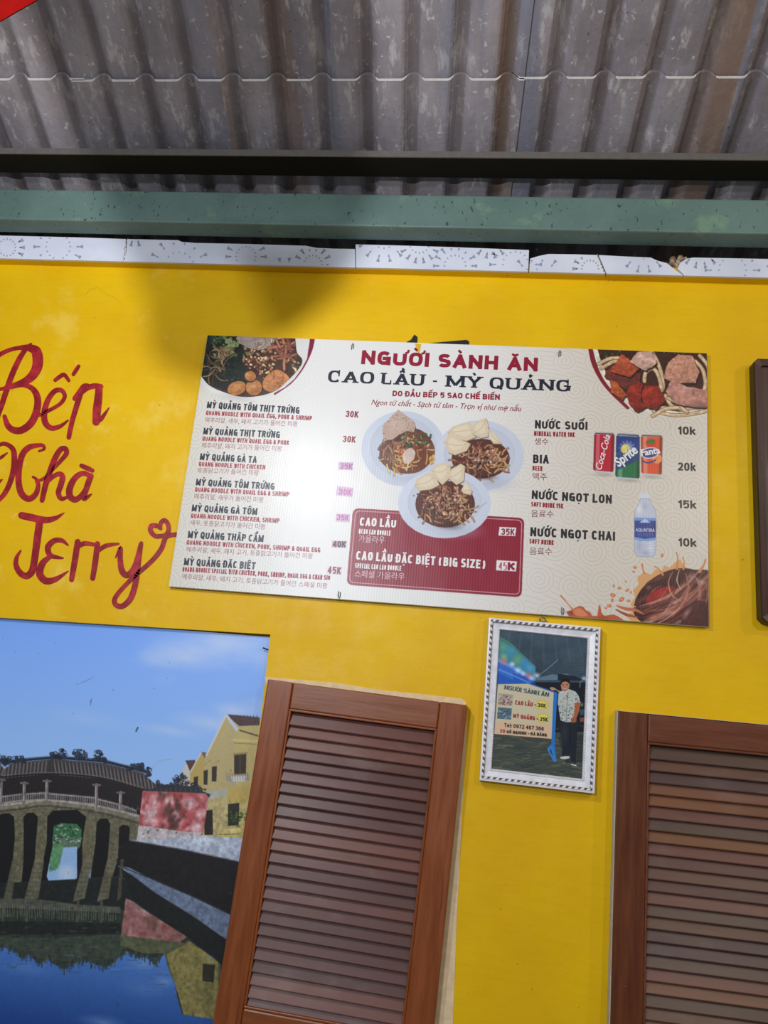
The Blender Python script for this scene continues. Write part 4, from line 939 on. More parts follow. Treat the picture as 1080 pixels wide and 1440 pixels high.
# ================================================================== the mural print, sunk into the wall
mural = tag(empty('wall_mural', (0, 0, 0)), 'large printed photo of an old covered bridge over blue water', 'mural')
m = MB(); m.prism([(-1.93, 1.674), (-.3512, 1.7035), (-.3445, .64), (-1.93, .64)], .0128, .0225); m.build('panel', M['core'], mural)
MX1 = -.3512
cv = Canvas(.0122, -1.60, MX1, .80, 1.7028, .00135, (120, 160, 225))
U, V = np.meshgrid(np.arange(cv.nx)/cv.nx, np.arange(cv.nz)/cv.nz)
U = np.clip((cv.x0+U*(cv.x1-cv.x0)+1.30)/.949, 0, 1)
g1 = np.array((122, 168, 250)); g2 = np.array((160, 200, 250))
t = np.clip(V/.42, 0, 1)[..., None]; cv.a = g1*(1-t)+g2*t
n = cv.noise(170, 5, 3, 1.6, 1.); n2 = cv.noise(60, 5, 8, 2.2, 1.)
cl = np.clip((n*.6+n2*.4-.50)/.16, 0, 1)*np.clip((U-.55)/.3, .12, 1)*np.clip(1.15-V*1.6, 0, 1)
cv.a = cv.a*(1-cl[..., None]*.5)+np.array((206, 218, 244))*cl[..., None]*.5
for (x, y, rx, ry, a_) in ((260,925,70,22,.65),(310,905,70,26,.5),(220,930,40,14,.4),(330,1000,40,14,.7),(300,1018,70,16,.6),(240,1028,60,10,.45),(345,1040,40,22,.6),(120,1010,80,16,.2),(370,925,40,25,.4)): cv.soft(x, y, rx, ry, (200,214,242), a_, .06)
def A(*p): return [(p[i]/2.77, 860+p[i+1]/2.77) for i in range(0, len(p), 2)]
def B(*p): return [(p[i]/2.77, 1160+p[i+1]/2.77) for i in range(0, len(p), 2)]
RSM = np.random.RandomState(21)
def speckle(P, n, cols, size=(.4, 1.6), alpha=.8):
    cv.clip_begin(); Q = np.array(P); lo, hi = Q.min(0), Q.max(0)
    for k in range(n): cv.ell(RSM.uniform(lo[0], hi[0]), RSM.uniform(lo[1], hi[1]), RSM.uniform(*size), RSM.uniform(*size)*.7, cols[RSM.randint(len(cols))], RSM.uniform(0, 3), alpha, 7)
    cv.clip_end(P)
# houses on the right
cv.poly(A(693,655,730,580,745,640,745,680,700,680), (196,196,190)); cv.poly(A(722,580,760,578,762,620,740,622), (88,62,60)); cv.poly(A(700,635,712,625,718,650,705,655), (58,50,46))
cv.poly(A(740,622,785,548,802,552,800,700,740,700), (184,160,92)); cv.poly(A(782,546,805,550,800,575), (108,90,90)); cv.line(A(742,625,784,550), 1.6, (206,204,200), smooth=False)
YH = A(790,640,800,560,884,405,1010,440,1010,1010,790,1010)
cv.poly(YH, (184,168,118), noise=4); cv.poly(A(915,460,1010,440,1010,900,915,900), (190,172,112), noise=4)
cv.poly(A(880,402,890,400,1012,412,1012,442,932,446), (82,56,58), noise=10)
for k in range(9): cv.line(A(896+k*13,404,936+k*9,444), .7, (50,36,40), smooth=False)
cv.poly(A(876,404,886,400,930,458,920,468), (188,200,220)); cv.line(A(804,560,880,404), 2.2, (206,206,196), smooth=False)
for k in range(6): cv.line(A(934+k*13,462+k*4,944+k*13,466+k*4), 2, (92,74,52), smooth=False)
cv.line(A(910,500,1000,505), 3, (206,188,122), smooth=False); cv.line(A(912,512,1000,517), 1, (140,122,72), smooth=False)
for (x0, y0, x1, y1) in ((825,605,845,662),(793,620,810,675),(755,645,772,680)): cv.poly(A(x0,y0,x1,y0-4,x1-2,y1,x0,y1), (54,46,38))
for x in (828, 796): cv.line(A(x,598,x+24,578,x+26,590), 1.2, (164,146,92), smooth=False)
cv.poly(A(912,558,960,552,958,632,912,635), (52,42,34)); cv.line(A(912,556,960,551), 2.4, (150,128,80), smooth=False); cv.line(A(935,556,935,632), 1, (96,80,54), smooth=False)
cv.poly(A(880,640,972,632,972,655,900,668,882,660), (166,158,140)); cv.poly(A(900,642,960,640,955,662,905,662), (206,206,208))
for k in range(9): cv.line(A(884+k*10,628,886+k*10,658), .6, (110,100,76), smooth=False)
cv.poly(A(800,700,888,690,890,716,806,735), (176,176,164)); cv.poly(A(885,690,1000,672,1000,740,890,745), (190,166,92)); cv.poly(A(888,750,932,745,930,832,888,835), (46,40,32)); cv.poly(A(795,775,828,772,830,870,796,870), (40,36,30))
for k in range(40): cv.ell(*A(RSM.normal(920,22), RSM.normal(798,14))[0], RSM.uniform(1,3), RSM.uniform(.8,2), [(54,84,36),(84,116,52),(36,56,26)][RSM.randint(3)], 0, .9, 7)
cv.poly(A(850,850,935,845,935,890,850,890), (206,190,120)); cv.line(A(855,868,930,866), 1, (120,110,70), smooth=False)
cv.line(A(590,640,600,600,625,582,650,577,664,577), [.5,.7,1.2], (160,168,180))
# the covered bridge
cv.poly(A(-30,640,175,632,385,645,560,690,548,830,440,810,200,770,-30,780), (34,28,30))
# piers below
cv.poly(A(-60,750,180,735,370,758,545,800,545,880,530,1230,-200,1240), (104,100,78), noise=8)
for k in range(300):
    x, y = RSM.uniform(-30,540), RSM.uniform(760,1220); cv.ell(x/2.77, 860+y/2.77, RSM.uniform(1,4), RSM.uniform(.5,1.2), [(76,72,58),(140,134,108),(56,54,44),(118,112,92)][RSM.randint(4)], 0, .7, 8)
for P in (A(-10,800,5,788,35,785,55,800,58,880,35,1120,-12,1130), A(92,800,105,785,130,782,148,800,140,900,128,1080,105,1125,60,1240,52,1240,80,1100,92,960), A(184,800,205,775,300,772,336,800,320,900,322,1080,302,1130,292,1140,180,1150,130,1150,150,1060,182,900), A(376,822,392,806,418,806,430,826,420,960,415,1130,340,1130,352,1040,372,900), A(464,840,478,830,500,834,506,850,502,900,490,1080,430,1130,436,1040,460,960)):
    cv.poly(P, (18,16,18))
cv.poly(A(210,835,240,824,300,828,318,850,316,888,205,888), (60,110,70)); cv.poly(A(205,880,318,880,312,915,296,930,205,935), (96,120,100))
for k in range(60): cv.ell(*A(RSM.uniform(208,310), RSM.uniform(830,900))[0], RSM.uniform(.8,2.4), RSM.uniform(.6,1.6), [(44,96,58),(90,150,96),(150,170,160),(30,60,40),(190,196,196)][RSM.randint(5)], 0, .9, 7)
cv.poly(B(205,90,300,85,300,205,285,228,240,232,190,222,182,200,196,130), (150,184,228)); cv.poly(B(205,80,250,80,228,170,190,185,196,130), (84,140,78), .75); cv.soft(*B(260,190)[0], 18, 14, (214,226,246), .9); cv.soft(*B(215,130)[0], 8, 20, (70,130,60), .6); cv.poly(B(342,180,355,175,352,225,342,225), (130,160,200), .8)
# stone deck edge and balustrade
cv.line(A(-30,766,90,752,185,742,380,766,545,806), 6.5, (124,118,104)); cv.line(A(-30,758,90,745,185,735,380,758,545,797), 2.2, (166,160,148)); cv.line(A(-30,782,90,768,185,758,380,782,540,825), 1.6, (66,62,54))
for k in range(70): cv.ell(*A(RSM.uniform(0,540), 764+RSM.uniform(-8,8))[0], RSM.uniform(.6,2.2), RSM.uniform(.4,1), [(70,64,58),(160,146,128),(120,90,74)][RSM.randint(3)], 0, .7, 7)
def rail(pa, pb, n, h):
    for k in range(n):
        t = k/(n-1); x = pa[0]+(pb[0]-pa[0])*t; y = pa[1]+(pb[1]-pa[1])*t; cv.line(A(x,y,x,y+h), 1.0, (150,142,142), smooth=False)
    for d in (4, h-4): cv.line(A(pa[0],pa[1]+d,pb[0],pb[1]+d), 1.1, (168,160,158), smooth=False)
rail((-20,722),(84,708),16,32); rail((97,708),(175,703),12,32); rail((192,706),(370,722),26,32); rail((384,728),(462,748),12,32); rail((476,752),(530,772),8,30)
for x, y0, y1 in ((95,668,742),(183,660,735),(376,675,775),(470,705,772),(5,655,748)): cv.line(A(x,y0,x-2,y1), 4.2, (124,114,112), smooth=False); cv.line(A(x-3,y0,x-5,y1), 1.2, (170,162,158), smooth=False); cv.line(A(x-14,y0,x+14,y0+1), 2.4, (112,102,98), smooth=False)
# tiled roof and its crest
RF = A(-40,640,18,612,45,592,200,576,405,592,560,632,600,668,640,690,560,695,390,650,180,634,-40,655)
cv.poly(RF, (62,56,58), noise=6)
cv.clip_begin()
for k in range(46):
    x = -30+k*14.5; t = (x-200)/400; yt = 575+60*t*t+(8 if x > 400 else 0); yb = 632+58*t*t
    cv.line(A(x+(-6 if x < 200 else 6), yt, x+(-14 if x < 200 else 22), yb+26), 2.0, (124,114,112), .8, smooth=False); cv.line(A(x+6,yt,x+8,yb+26), 1.2, (36,32,36), .7, smooth=False)
cv.clip_end(RF)
cv.line(A(-40,650,180,632,390,648,560,694,645,692), 2, (30,26,30)); cv.line(A(-40,643,180,627,390,642,560,686), 1, (120,112,108), .8)
for d, c, w_ in ((0,(30,32,44),3.2),(-7,(92,104,132),1.0),(8,(64,72,92),1.2)): cv.line(A(20,596+d,50,584+d,200,570+d,260,572+d,400,584+d,470,600+d,580,626+d), w_, c)
def crest(x, y, w_, h, n):
    for k in range(n):
        a, r_ = RSM.uniform(-.2, 3.3), RSM.uniform(.1, 1); px_, py_ = x+w_*r_*math.cos(a)*.5, y-h*r_*abs(math.sin(a))
        rr = RSM.uniform(3, 8); cv.line(A(*[v for q_ in range(6) for v in (px_+rr*math.cos(q_*1.1+a), py_+rr*.8*math.sin(q_*1.1+a))]), RSM.uniform(.8, 1.6), [(22,26,38),(34,42,60),(50,56,74)][RSM.randint(3)], .95, n=3)
for c_ in ((235,572,62,36,26),(310,572,56,42,30),(384,578,58,36,26),(65,585,80,22,24),(540,614,90,24,30),(30,590,20,26,8),(205,575,18,30,8),(408,585,14,26,8),(580,640,26,34,12)): crest(*c_)
# red and white gatehouse
crest(630,690,44,40,14); crest(700,680,80,44,40); crest(770,695,60,30,20)
cv.poly(A(560,700,650,672,740,680,820,712,815,725,640,712,560,712), (48,46,54)); 
for k in range(12): cv.line(A(590+k*19,684+abs(k-5)*3,584+k*20,712), 1.2, (92,84,88), .8, smooth=False)
RW = A(556,698,640,702,800,708,812,722,792,862,700,858,540,832)
cv.poly(RW, (176,84,88), noise=7)
cv.clip_begin()
for k in range(90):
    x, y = RSM.uniform(545,805), RSM.uniform(700,860); c = [(206,160,166),(150,58,62),(226,196,200),(190,110,114),(166,66,72)][RSM.randint(5)]; cv.soft(x/2.77, 860+y/2.77, RSM.uniform(3,11), RSM.uniform(3,9), c, .8, RSM.uniform(0,3))
for (x, y, r_) in ((585,790,14),(600,745,9),(740,750,12),(780,790,10),(770,840,12)): cv.soft(x/2.77, 860+y/2.77, r_, r_, (236,214,218), .9)
for k in range(40): cv.soft(*A(RSM.normal(665,26), RSM.uniform(705,850))[0], RSM.uniform(2,7), RSM.uniform(3,10), [(52,38,34),(84,56,46),(70,44,40)][RSM.randint(3)], .7)
cv.clip_end(RW)
PL = A(540,832,700,856,792,862,792,910,640,930,530,910)
cv.poly(PL, (186,178,182), noise=5); speckle(PL, 60, [(110,96,86),(206,200,206),(140,128,120)], (.8,3)); cv.poly(A(650,900,790,893,790,918,655,928), (112,98,74), .8)
# quay, wall and water
cv.poly(B(500,58,560,60,760,50,800,44,1000,56,1000,145,915,140,700,92), (176,186,206)); cv.soft(*B(780,62)[0], 50, 8, (206,212,226), .8); cv.line(B(505,60,700,94,915,140,1000,162), 1.6, (104,104,112), smooth=False)
WL = B(462,80,505,62,700,96,915,142,1000,165,1000,345,880,330,700,262,560,180,458,150)
cv.poly(WL, (26,22,24), noise=4); speckle(WL, 130, [(44,38,38),(60,54,52),(16,14,16)], (.5,1.8))
LG = B(458,160,500,165,620,225,760,285,885,345,1000,390,1000,490,870,440,760,360,600,262)
cv.poly(B(455,130,700,200,1000,320,1000,520,455,300), (26,24,26)); cv.poly(WL, (26,22,24), noise=4); cv.poly(B(-200,240,470,200,1000,400,1000,780,-200,780), (44,52,44)); cv.poly(LG, (106,120,146)); speckle(LG, 110, [(76,86,104),(140,152,170),(60,66,74)], (.5,1.8)); cv.line(B(460,158,620,222,760,282,885,342), 1.2, (50,50,58), smooth=False)
# reflections
cv.poly(B(-200,235,470,205,520,240,520,330,-200,330), (30,34,32))
for (x0, x1, x2, x3, c) in ((48,68,46,12,(96,94,74)),(135,172,150,92,(112,108,88)),(325,362,330,284,(110,106,88)),(418,442,424,378,(112,106,84)),(470,482,470,455,(80,76,62))):
    cv.poly(B(x0,135,x1,135,x2,285,x3,300), c, .85)
    for k in range(8): y = 150+k*18; cv.line(B(x0-(x0-x3)*k/9,y,x1-(x1-x2)*k/9,y+2), .9, (66,64,52), .6, smooth=False)
cv.poly(B(-200,285,140,288,300,310,470,320,470,345,300,335,-200,315), (86,88,76), .9)
for k in range(48):
    x = k*9.6; y = 312+12*(x/460); cv.line(B(x,y,x+RSM.uniform(-3,3),y+48+RSM.uniform(-6,4)), .9, (112,116,104), .75, smooth=False)
for x in (10,102,300,392): cv.line(B(x+4,300,x,420), 4, (84,84,74), .8)
cv.poly(B(-200,372,470,382,470,425,-200,430), (26,28,28), .8); cv.poly(B(-200,428,220,440,470,425,490,470,470,520,300,535,90,515,-200,470), (62,72,62), .9)
for k in range(90): cv.line(B(*(lambda x, y: (x, y, x+RSM.uniform(8,30), y+RSM.uniform(-2,2)))(RSM.uniform(-10,470), RSM.uniform(300,520))), RSM.uniform(.5,1.2), [(40,48,42),(92,98,84),(24,28,28),(76,86,74)][RSM.randint(4)], .6, smooth=False)
# blue water
WT = [(-200,475),(20,478),(60,490),(85,520),(110,505),(150,540),(190,520),(215,545),(250,562),(290,540),(330,525),(380,545),(430,548),(460,520),(490,492),(520,498),(550,520),(575,505),(600,545),(625,520),(650,490),(655,560),(680,600),(690,670),(710,740),(760,735),(830,752),(860,760),(1000,760),(1000,1000),(-200,1000)]
sl_, cov_ = cv.cover(cv.ms(B(*[v for p in WT for v in p])))
vv = np.mgrid[sl_][0]; v0, v1 = vv.min(), vv.max(); tt = np.clip((vv-v0)/(v1-v0)*1.25, 0, 1)[..., None]
cv._blend(sl_, cov_, np.array((84,132,208))*(1-tt)+np.array((20,60,132))*tt)
for (x, y, rx, ry, a_) in ((560,540,26,12,.4),(640,610,22,9,.45),(560,640,40,14,.2),(400,770,40,10,.5),(100,560,50,10,.2)): cv.soft(*B(x,y)[0], rx, ry, (150,178,226), a_)
for k in range(50): cv.line(B(*(lambda x, y: (x, y, x+RSM.uniform(14,50), y+RSM.uniform(-2,2)))(RSM.uniform(0,640), RSM.uniform(490,580))), RSM.uniform(.4,.9), [(60,80,90),(40,56,60),(120,156,214)][RSM.randint(3)], .5, smooth=False)
for k in range(220):
    i_ = RSM.randint(len(WT)-5); x = RSM.uniform(0, 650); yb = np.interp(x, [p[0] for p in WT[:24]], [p[1] for p in WT[:24]]); L = RSM.uniform(4, 26)
    cv.line(B(x, yb-14, x+RSM.uniform(-1,1), yb+L*RSM.rand()), RSM.uniform(.6, 1.8), [(52,62,54),(40,50,46),(66,76,66)][RSM.randint(3)], .85, smooth=False)
PK = B(490,285,520,300,560,330,640,380,730,435,690,465,600,450,470,440)
cv.poly(PK, (150,100,100), noise=4); cv.clip_begin()
for k in range(50): cv.soft(*B(RSM.uniform(475,720), RSM.uniform(290,460))[0], RSM.uniform(3,10), RSM.uniform(2,7), [(190,148,152),(122,66,66),(96,74,58),(170,112,114),(84,72,56)][RSM.randint(5)], .8)
cv.soft(*B(560,330)[0], 10, 9, (206,176,182), .8); cv.soft(*B(600,395)[0], 8, 14, (84,66,50), .8); cv.clip_end(PK)
cv.poly(B(470,430,600,445,720,460,735,450,860,545,860,760,715,740,690,640,655,560,640,500,560,500,470,470), (88,92,66)); cv.poly(B(648,505,740,455,850,530,850,760,715,738,694,660), (134,124,74), noise=4)
cv.poly(B(790,540,838,545,832,615,788,608), (48,46,34)); cv.poly(B(760,600,835,620,830,700,765,690), (112,106,66), .6)
for k in range(40): cv.line(B(*(lambda x, y: (x, y, x+RSM.uniform(8,26), y+RSM.uniform(-2,2)))(RSM.uniform(500,830), RSM.uniform(440,700))), RSM.uniform(.5,1.1), [(70,74,54),(150,140,90),(56,60,48)][RSM.randint(3)], .45, smooth=False)
DR = B(470,170,520,200,600,262,760,365,880,445,1000,510,1000,640,845,530,735,440,640,380,520,295)
cv.poly(DR, (24,26,26), .92); cv.soft(*B(820,520)[0], 10, 6, (120,124,122), .6)
tx = cv.noise(5, 3, 12)-.5; wt = np.clip((V-.36)/.06, 0, 1)*np.where(cv.a[..., 2] > cv.a[..., 0]+50, .15, 1); cv.a = np.clip(cv.a*(1+.5*(tx*wt)[..., None]), 0, 255)
# dirt on the print
for x, y in ((50,133),(150,165),(216,123),(352,350),(300,283),(650,260),(440,305),(285,398),(600,300)): cv.soft(*A(x,y)[0], RSM.uniform(1,3), RSM.uniform(.8,2), (76,90,130), .6)
cv.line(A(305,282,335,270,368,254), [.4,1.1,.4], (100,120,170), .7); cv.line(A(530,466,537,452), 2, (54,58,60)); cv.line(A(352,366,356,342), [.8,1.4], (70,84,120), .8)
kl = int(cv.m((-16, 1200))[0]); cv.a[:, :kl] = cv.a[:, kl+(kl-1-np.arange(kl)) % (cv.nx-kl-2)]     # the print carries on to the left
cv.build('printed_sheet', M['mural'], mural, gain=.92)
m = MB(); a = pix(371, 911.5, .005); c_ = pix(378.5, 914, -.002); m.tube([(a[0], .003, a[1]), (c_[0], .003, c_[1])], .0016, 8); m.ball((a[0], .003, a[1]), (.0022, .0022, .0022), 8, 5)
tag(m.build('nail', M['rust'], smooth=True), 'short bent nail at the right edge of the bridge mural', 'nail')

# ================================================================== louvred shutters
def shutter(loc, rot, mats, cols, label, wd, hw, hh, st, seed, slat_pitch, n):
    """origin at the top left outer corner; x right, z down negative"""
    rs = random.Random(seed); r = tag(empty('louvred_shutter', loc, rot), label, 'shutter', 'louvred shutters')
    iz0, iz1 = -hh-n*slat_pitch-.006, -hh; ix0, ix1 = st, wd-hw; D0, D1 = -.0, .030
    bot = iz0-.075
    def board_(name, x0, x1, z0, z1, mat):
        m = MB(); m.box(x0, x1, D0, D1, z0, z1); m.build(name, mats[mat], r, bevel=.003)
    board_('stile', 0, ix0, bot, 0, 0); board_('stile', ix1, wd, bot, 0, 0)
    board_('rail', ix0+.0004, ix1-.0004, iz1, -.0004, 1); board_('rail', ix0+.0004, ix1-.0004, bot+.0004, iz0, 1)
    # inner bead
    m = MB(); w_ = .005
    for (x0, x1, z0, z1) in ((ix0, ix1, iz1-w_, iz1), (ix0, ix1, iz0, iz0+w_), (ix0, ix0+w_, iz0+w_, iz1-w_), (ix1-w_, ix1, iz0+w_, iz1-w_)): m.box(x0, x1, .001, .012, z0, z1)
    m.build('inner_bead', mats[2], r, bevel=.0015)
    # slats: tilted boards, low edge forward
    m = MB()
    for k in range(n):
        zt = iz1-.006-k*slat_pitch; c = ink(cols[rs.randrange(len(cols))], .9); h_ = slat_pitch*1.22; y0, y1 = .0040, .0150; th = .005
        j = rs.uniform(-.0006, .0006)
        a = [(y1, zt), (y1+th*.9, zt-th*.5), (y0+th*.9, zt-h_+j), (y0, zt-h_+.0012+j), (y0-.0004, zt-h_+.003+j)]
        for i in range(len(a)):
            p, q_ = a[i], a[(i+1) % len(a)]; m.face([(ix0+.002, p[0], p[1]), (ix0+.002, q_[0], q_[1]), (ix1-.002, q_[0], q_[1]), (ix1-.002, p[0], p[1])], c)
    m.build('louvre_slats', mats[3], r, fix=False)
    m = MB(); m.box(ix0-.002, ix1+.002, .0262, .0292, iz0-.002, iz1+.002); m.build('back_board', M['back'], r)
    return r
YS = -.0315
x, z = pix(376.5, 955, YS)
shutter((x, YS, z), (0, math.radians(2.3), 0), (M['wood_left'], M['wood_left_h'], M['wood_left'], M['slat_left']), [(104,62,54),(92,54,46),(112,66,54),(98,58,52),(86,50,44)],
        'crooked brown louvred shutter beside the bridge mural, under the menu board', .437, .058, .056, .057, 2, .0232, 25)
x, z = pix(869, 1000, YS)
sr = shutter((x, YS, z), (0, math.radians(.35), 0), (M['wood_right'], M['wood_right_h'], M['wood_right_h'], M['slat_right']), [(104,72,58),(120,78,58),(86,62,60),(124,80,54),(98,66,60),(112,72,62),(92,70,60)],
        'straight dark brown louvred shutter at the lower right edge', .437, .058, .056, .061, 6, .0228, 26)
m = MB(); m.box(-.0012, .0004, .002, .0315, -.72, .001); m.box(-.001, .437, .002, .0315, .0004, .0014); m.build('worn_edge', flat('worn_pale_edge', (186,180,160), .8), sr)['label'] = 'pale worn outer edge'

# ================================================================== small framed photo
FY = -.021
fr = tag(empty('photo_frame', (0, 0, 0)), 'small white beaded picture frame holding a photo of a man beside a sign', 'picture frame')
OC = [pix(*p, FY) for p in ((687.5,868),(845,882),(836.5,1116.5),(674,1097.5))]; IC = [pix(*p, FY+.004) for p in ((703.5,885.5),(826.5,898),(818.8,1095.5),(691.5,1081))]
m = MB(); prof = [(0, 0), (.03, -.004), (.16, -.0045), (.2, -.0015), (.30, -.0015), (.36, .0005), (.82, .0035), (.86, .002), (.94, .002), (1, .006)]
rings = [[(OC[i][0]*(1-t)+IC[i][0]*t, FY+.004+d, OC[i][1]*(1-t)+IC[i][1]*t) for i in range(4)] for t, d in prof]
rings = [[(p[0], -.001, p[1]) for p in OC]] + rings + [[(p[0], -.004, p[1]) for p in IC]]
for a, b_ in zip(rings[:-1], rings[1:]):
    for i in range(4): m.face([a[i], a[(i+1) % 4], b_[(i+1) % 4], b_[i]])
m.build('moulding', M['frame_white'], fr)
m = MB(); md = MB(); m2 = MB()
for i in range(4):
    a, b_ = np.array(OC[i]), np.array(OC[(i+1) % 4]); ci, cj = np.array(IC[i]), np.array(IC[(i+1) % 4]); t = .25
    p, q_ = a*(1-t)+ci*t, b_*(1-t)+cj*t; L = np.hypot(*(q_-p)); n = int(L/.0122); ang = math.atan2(q_[1]-p[1], q_[0]-p[0])
    nrm = np.array([-(q_-p)[1], (q_-p)[0]])/L*.0034
    md.face([(v[0], FY+.0022, v[1]) for v in (p+nrm, q_+nrm, q_-nrm, p-nrm)])
    for k in range(n):
        c_ = p+(q_-p)*(k+.5)/n; m.ball((c_[0], FY+.0018, c_[1]), (.0054, .0036, .0030), 8, 5, ang+.5)
    t = .90; p, q_ = a*(1-t)+ci*t, b_*(1-t)+cj*t; n = int(L/.006)
    for k in range(n): c_ = p+(q_-p)*(k+.5)/n; m2.ball((c_[0], FY+.0062, c_[1]), (.0026, .0014, .0014), 6, 4, ang)
bt = m.build('bead_trim', M['bead'], fr, smooth=True); bt['kind'] = 'stuff'; md.build('bead_groove', M['groove'], fr); m2.build('inner_trim', M['bead'], fr, smooth=True)['kind'] = 'stuff'
PX = [p[0] for p in IC]; PZ = [p[1] for p in IC]
cv = Canvas(FY+.0105, min(PX)-.001, max(PX)+.001, min(PZ)-.001, max(PZ)+.001, .00062, (48, 62, 74))
def D(*p): return [(660+p[i]/5.145, 850+p[i+1]/5.145) for i in range(0, len(p), 2)]
U, V = np.meshgrid(np.arange(cv.nx)/cv.nx, np.arange(cv.nz)/cv.nz)
n = cv.noise(40, 5, 5); cv.a = np.array((66,84,98))*(1-V[..., None])+np.array((38,46,56))*V[..., None]+(n-.5)[..., None]*26
for k in range(8): cv.line(D(215+k*80,190,160+k*95,420), 2, (96,112,126), .25)
for k in range(14): cv.line(D(480+k*14,380+k*10,840,300+k*22), .8, (90,104,120), .3, smooth=False)
cv.poly(D(215,230,290,270,480,450,470,545,210,420), (70,126,110)); cv.poly(D(225,260,330,330,470,455,480,480,470,540,215,400), (66,140,180), .7)
for (x, y, r_, c) in ((245,310,9,(110,170,110)),(300,330,10,(80,150,190)),(350,400,10,(130,176,90)),(400,420,9,(70,140,220)),(250,380,7,(170,190,110)),(440,460,9,(90,170,230))): cv.soft(*D(x,y)[0], r_, r_, c, .8)
cv.poly(D(212,400,470,530,475,560,430,575,205,575), (38,92,186)); cv.line(D(215,405,340,470,470,540), 4, (110,160,236), .8); cv.line(D(212,470,330,520,440,570), 2, (90,150,240), .8)
for (x, y, r_, c) in ((250,415,4,(226,120,120)),(310,432,3,(230,236,250)),(352,478,4,(220,236,255)),(428,515,4,(230,110,110)),(488,515,3.5,(226,240,255)),(448,535,3,(200,224,255)),(388,500,3,(210,230,255)),(832,538,3,(210,230,250))): cv.soft(*D(x,y)[0], r_*1.8, r_*1.6, c, .95)
for k in range(12): cv.line(D(215+k*9,420+k*4,214+k*9,490+k*5), .8, (120,160,240), .5, smooth=False)
cv.line(D(488,520,560,470,640,400), .7, (150,180,210), .7); cv.poly(D(470,550,520,525,600,505,640,510,700,500,760,525,640,545), (120,150,180), .6); cv.poly(D(640,500,770,520,850,560,850,600,640,560), (30,40,52))
cv.poly(D(480,560,850,555,850,960,480,960), (26,30,38)); cv.poly(D(480,548,850,552,850,565,480,562), (64,80,98))
cv.line(D(800,600,805,560,838,540), .8, (120,140,150)); cv.poly(D(800,820,850,815,850,845,800,850), (134,72,64)); cv.soft(*D(812,725)[0], 4, 4, (150,180,120), .8); cv.poly(D(800,760,850,755,850,800,800,800), (60,80,96))
for k in range(40): cv.ell(*D(RSM.uniform(620,850), RSM.uniform(650,930))[0], RSM.uniform(.8,3), RSM.uniform(.6,2), [(44,56,66),(20,22,28),(70,84,92),(90,64,60)][RSM.randint(4)], 0, .7, 7)
# ground
cv.poly(D(170,940,850,920,850,1280,150,1280), (70,76,70))
for k in range(150):
    x, y = RSM.uniform(165,840), RSM.uniform(945,1265); c = [(100,104,92),(54,60,58),(84,90,80),(124,120,100),(44,50,52),(110,100,78)][RSM.randint(6)]
    cv.line(D(x-30,y+RSM.uniform(-8,8),x,y,x+30,y+RSM.uniform(-8,8)), RSM.uniform(.6,2.4), c, .5)
cv.poly(D(640,960,840,940,840,1140,700,1150), (38,42,46), .6)
# sign board
cv.poly(D(205,570,430,568,622,632,605,980,590,975,600,640,430,580,205,580), (44,108,190)); cv.poly(D(612,630,636,638,618,1010,632,1135,618,1140,560,1045,570,1035,594,1010,598,650), (44,116,200))
cv.poly(D(600,1020,628,1135,612,1140,562,1048), (56,130,210)); cv.poly(D(590,1040,606,1100,582,1062), (60,66,64))
cv.poly(D(206,578,424,574,610,638,594,972,180,936), (204,194,164)); cv.poly(D(186,845,600,870,594,972,180,936), (220,182,152), .8)
cv.poly(D(212,642,318,652,310,735,206,728), (170,160,150)); cv.poly(D(208,742,308,752,302,834,200,826), (84,110,126))
for k in range(34): cv.line(D(*(lambda x, y: (x, y, x+RSM.uniform(-14,14), y+RSM.uniform(-10,14)))(RSM.uniform(222,304), RSM.uniform(655,725))), RSM.uniform(.6,1.6), [(120,60,54),(206,196,186),(90,70,62),(150,90,80)][RSM.randint(4)], .8, smooth=False)
for k in range(34): cv.line(D(*(lambda x, y: (x, y, x+RSM.uniform(-16,16), y+RSM.uniform(-10,10)))(RSM.uniform(212,298), RSM.uniform(756,824))), RSM.uniform(.6,1.6), [(60,84,104),(150,170,180),(120,120,90),(44,60,74)][RSM.randint(4)], .8, smooth=False)
def star(x, y, a, b_):
    P = []
    for k in range(24): r_ = 1 if k % 2 else .72; P += [x+a*r_*math.cos(k*math.pi/12), y+b_*r_*math.sin(k*math.pi/12)]
    cv.poly(D(*P), (200,178,60))
    cv.poly(D(*[x+(v-x)*.84 if i % 2 == 0 else y+(v-y)*.84 for i, v in enumerate(P)]), (226,210,110))
star(526,728,52,42); star(534,822,54,42)
# the man beside it
cv.poly(D(640,850,700,840,790,845,782,900,772,1080,770,1150,735,1150,728,1010,718,1090,668,1095,675,1010,650,900), (34,38,48)); cv.line(D(722,870,728,1000,722,1090), 1, (20,22,28), .8); cv.soft(*D(690,930)[0], 7, 20, (58,62,74), .6)
cv.poly(D(655,1105,690,1098,724,1098,726,1112,690,1120,662,1116), (204,204,204)); cv.poly(D(725,1140,752,1140,776,1158,770,1170,735,1162), (70,70,74)); cv.line(D(738,1158,772,1166), 1.2, (220,220,220))
SH = D(645,635,690,618,720,612,770,632,790,660,806,712,770,720,764,760,752,850,700,852,660,838,650,780,640,710)
cv.poly(SH, (186,190,186), smooth=False); speckle(SH, 170, [(70,78,76),(110,118,114),(214,216,214),(90,92,94)], (.5,1.6)); cv.line(D(715,640,705,740,700,850), .7, (110,116,116), .8)
cv.poly(D(764,716,800,712,794,770,776,820,772,850,742,852,735,835,752,815,760,770), (170,96,64), smooth=True); cv.poly(D(738,822,772,826,770,848,748,856,735,842), (160,92,64), smooth=True)
cv.poly(D(648,635,625,620,600,622,582,606,596,598,618,604,640,620,660,626), (176,140,120), smooth=True)
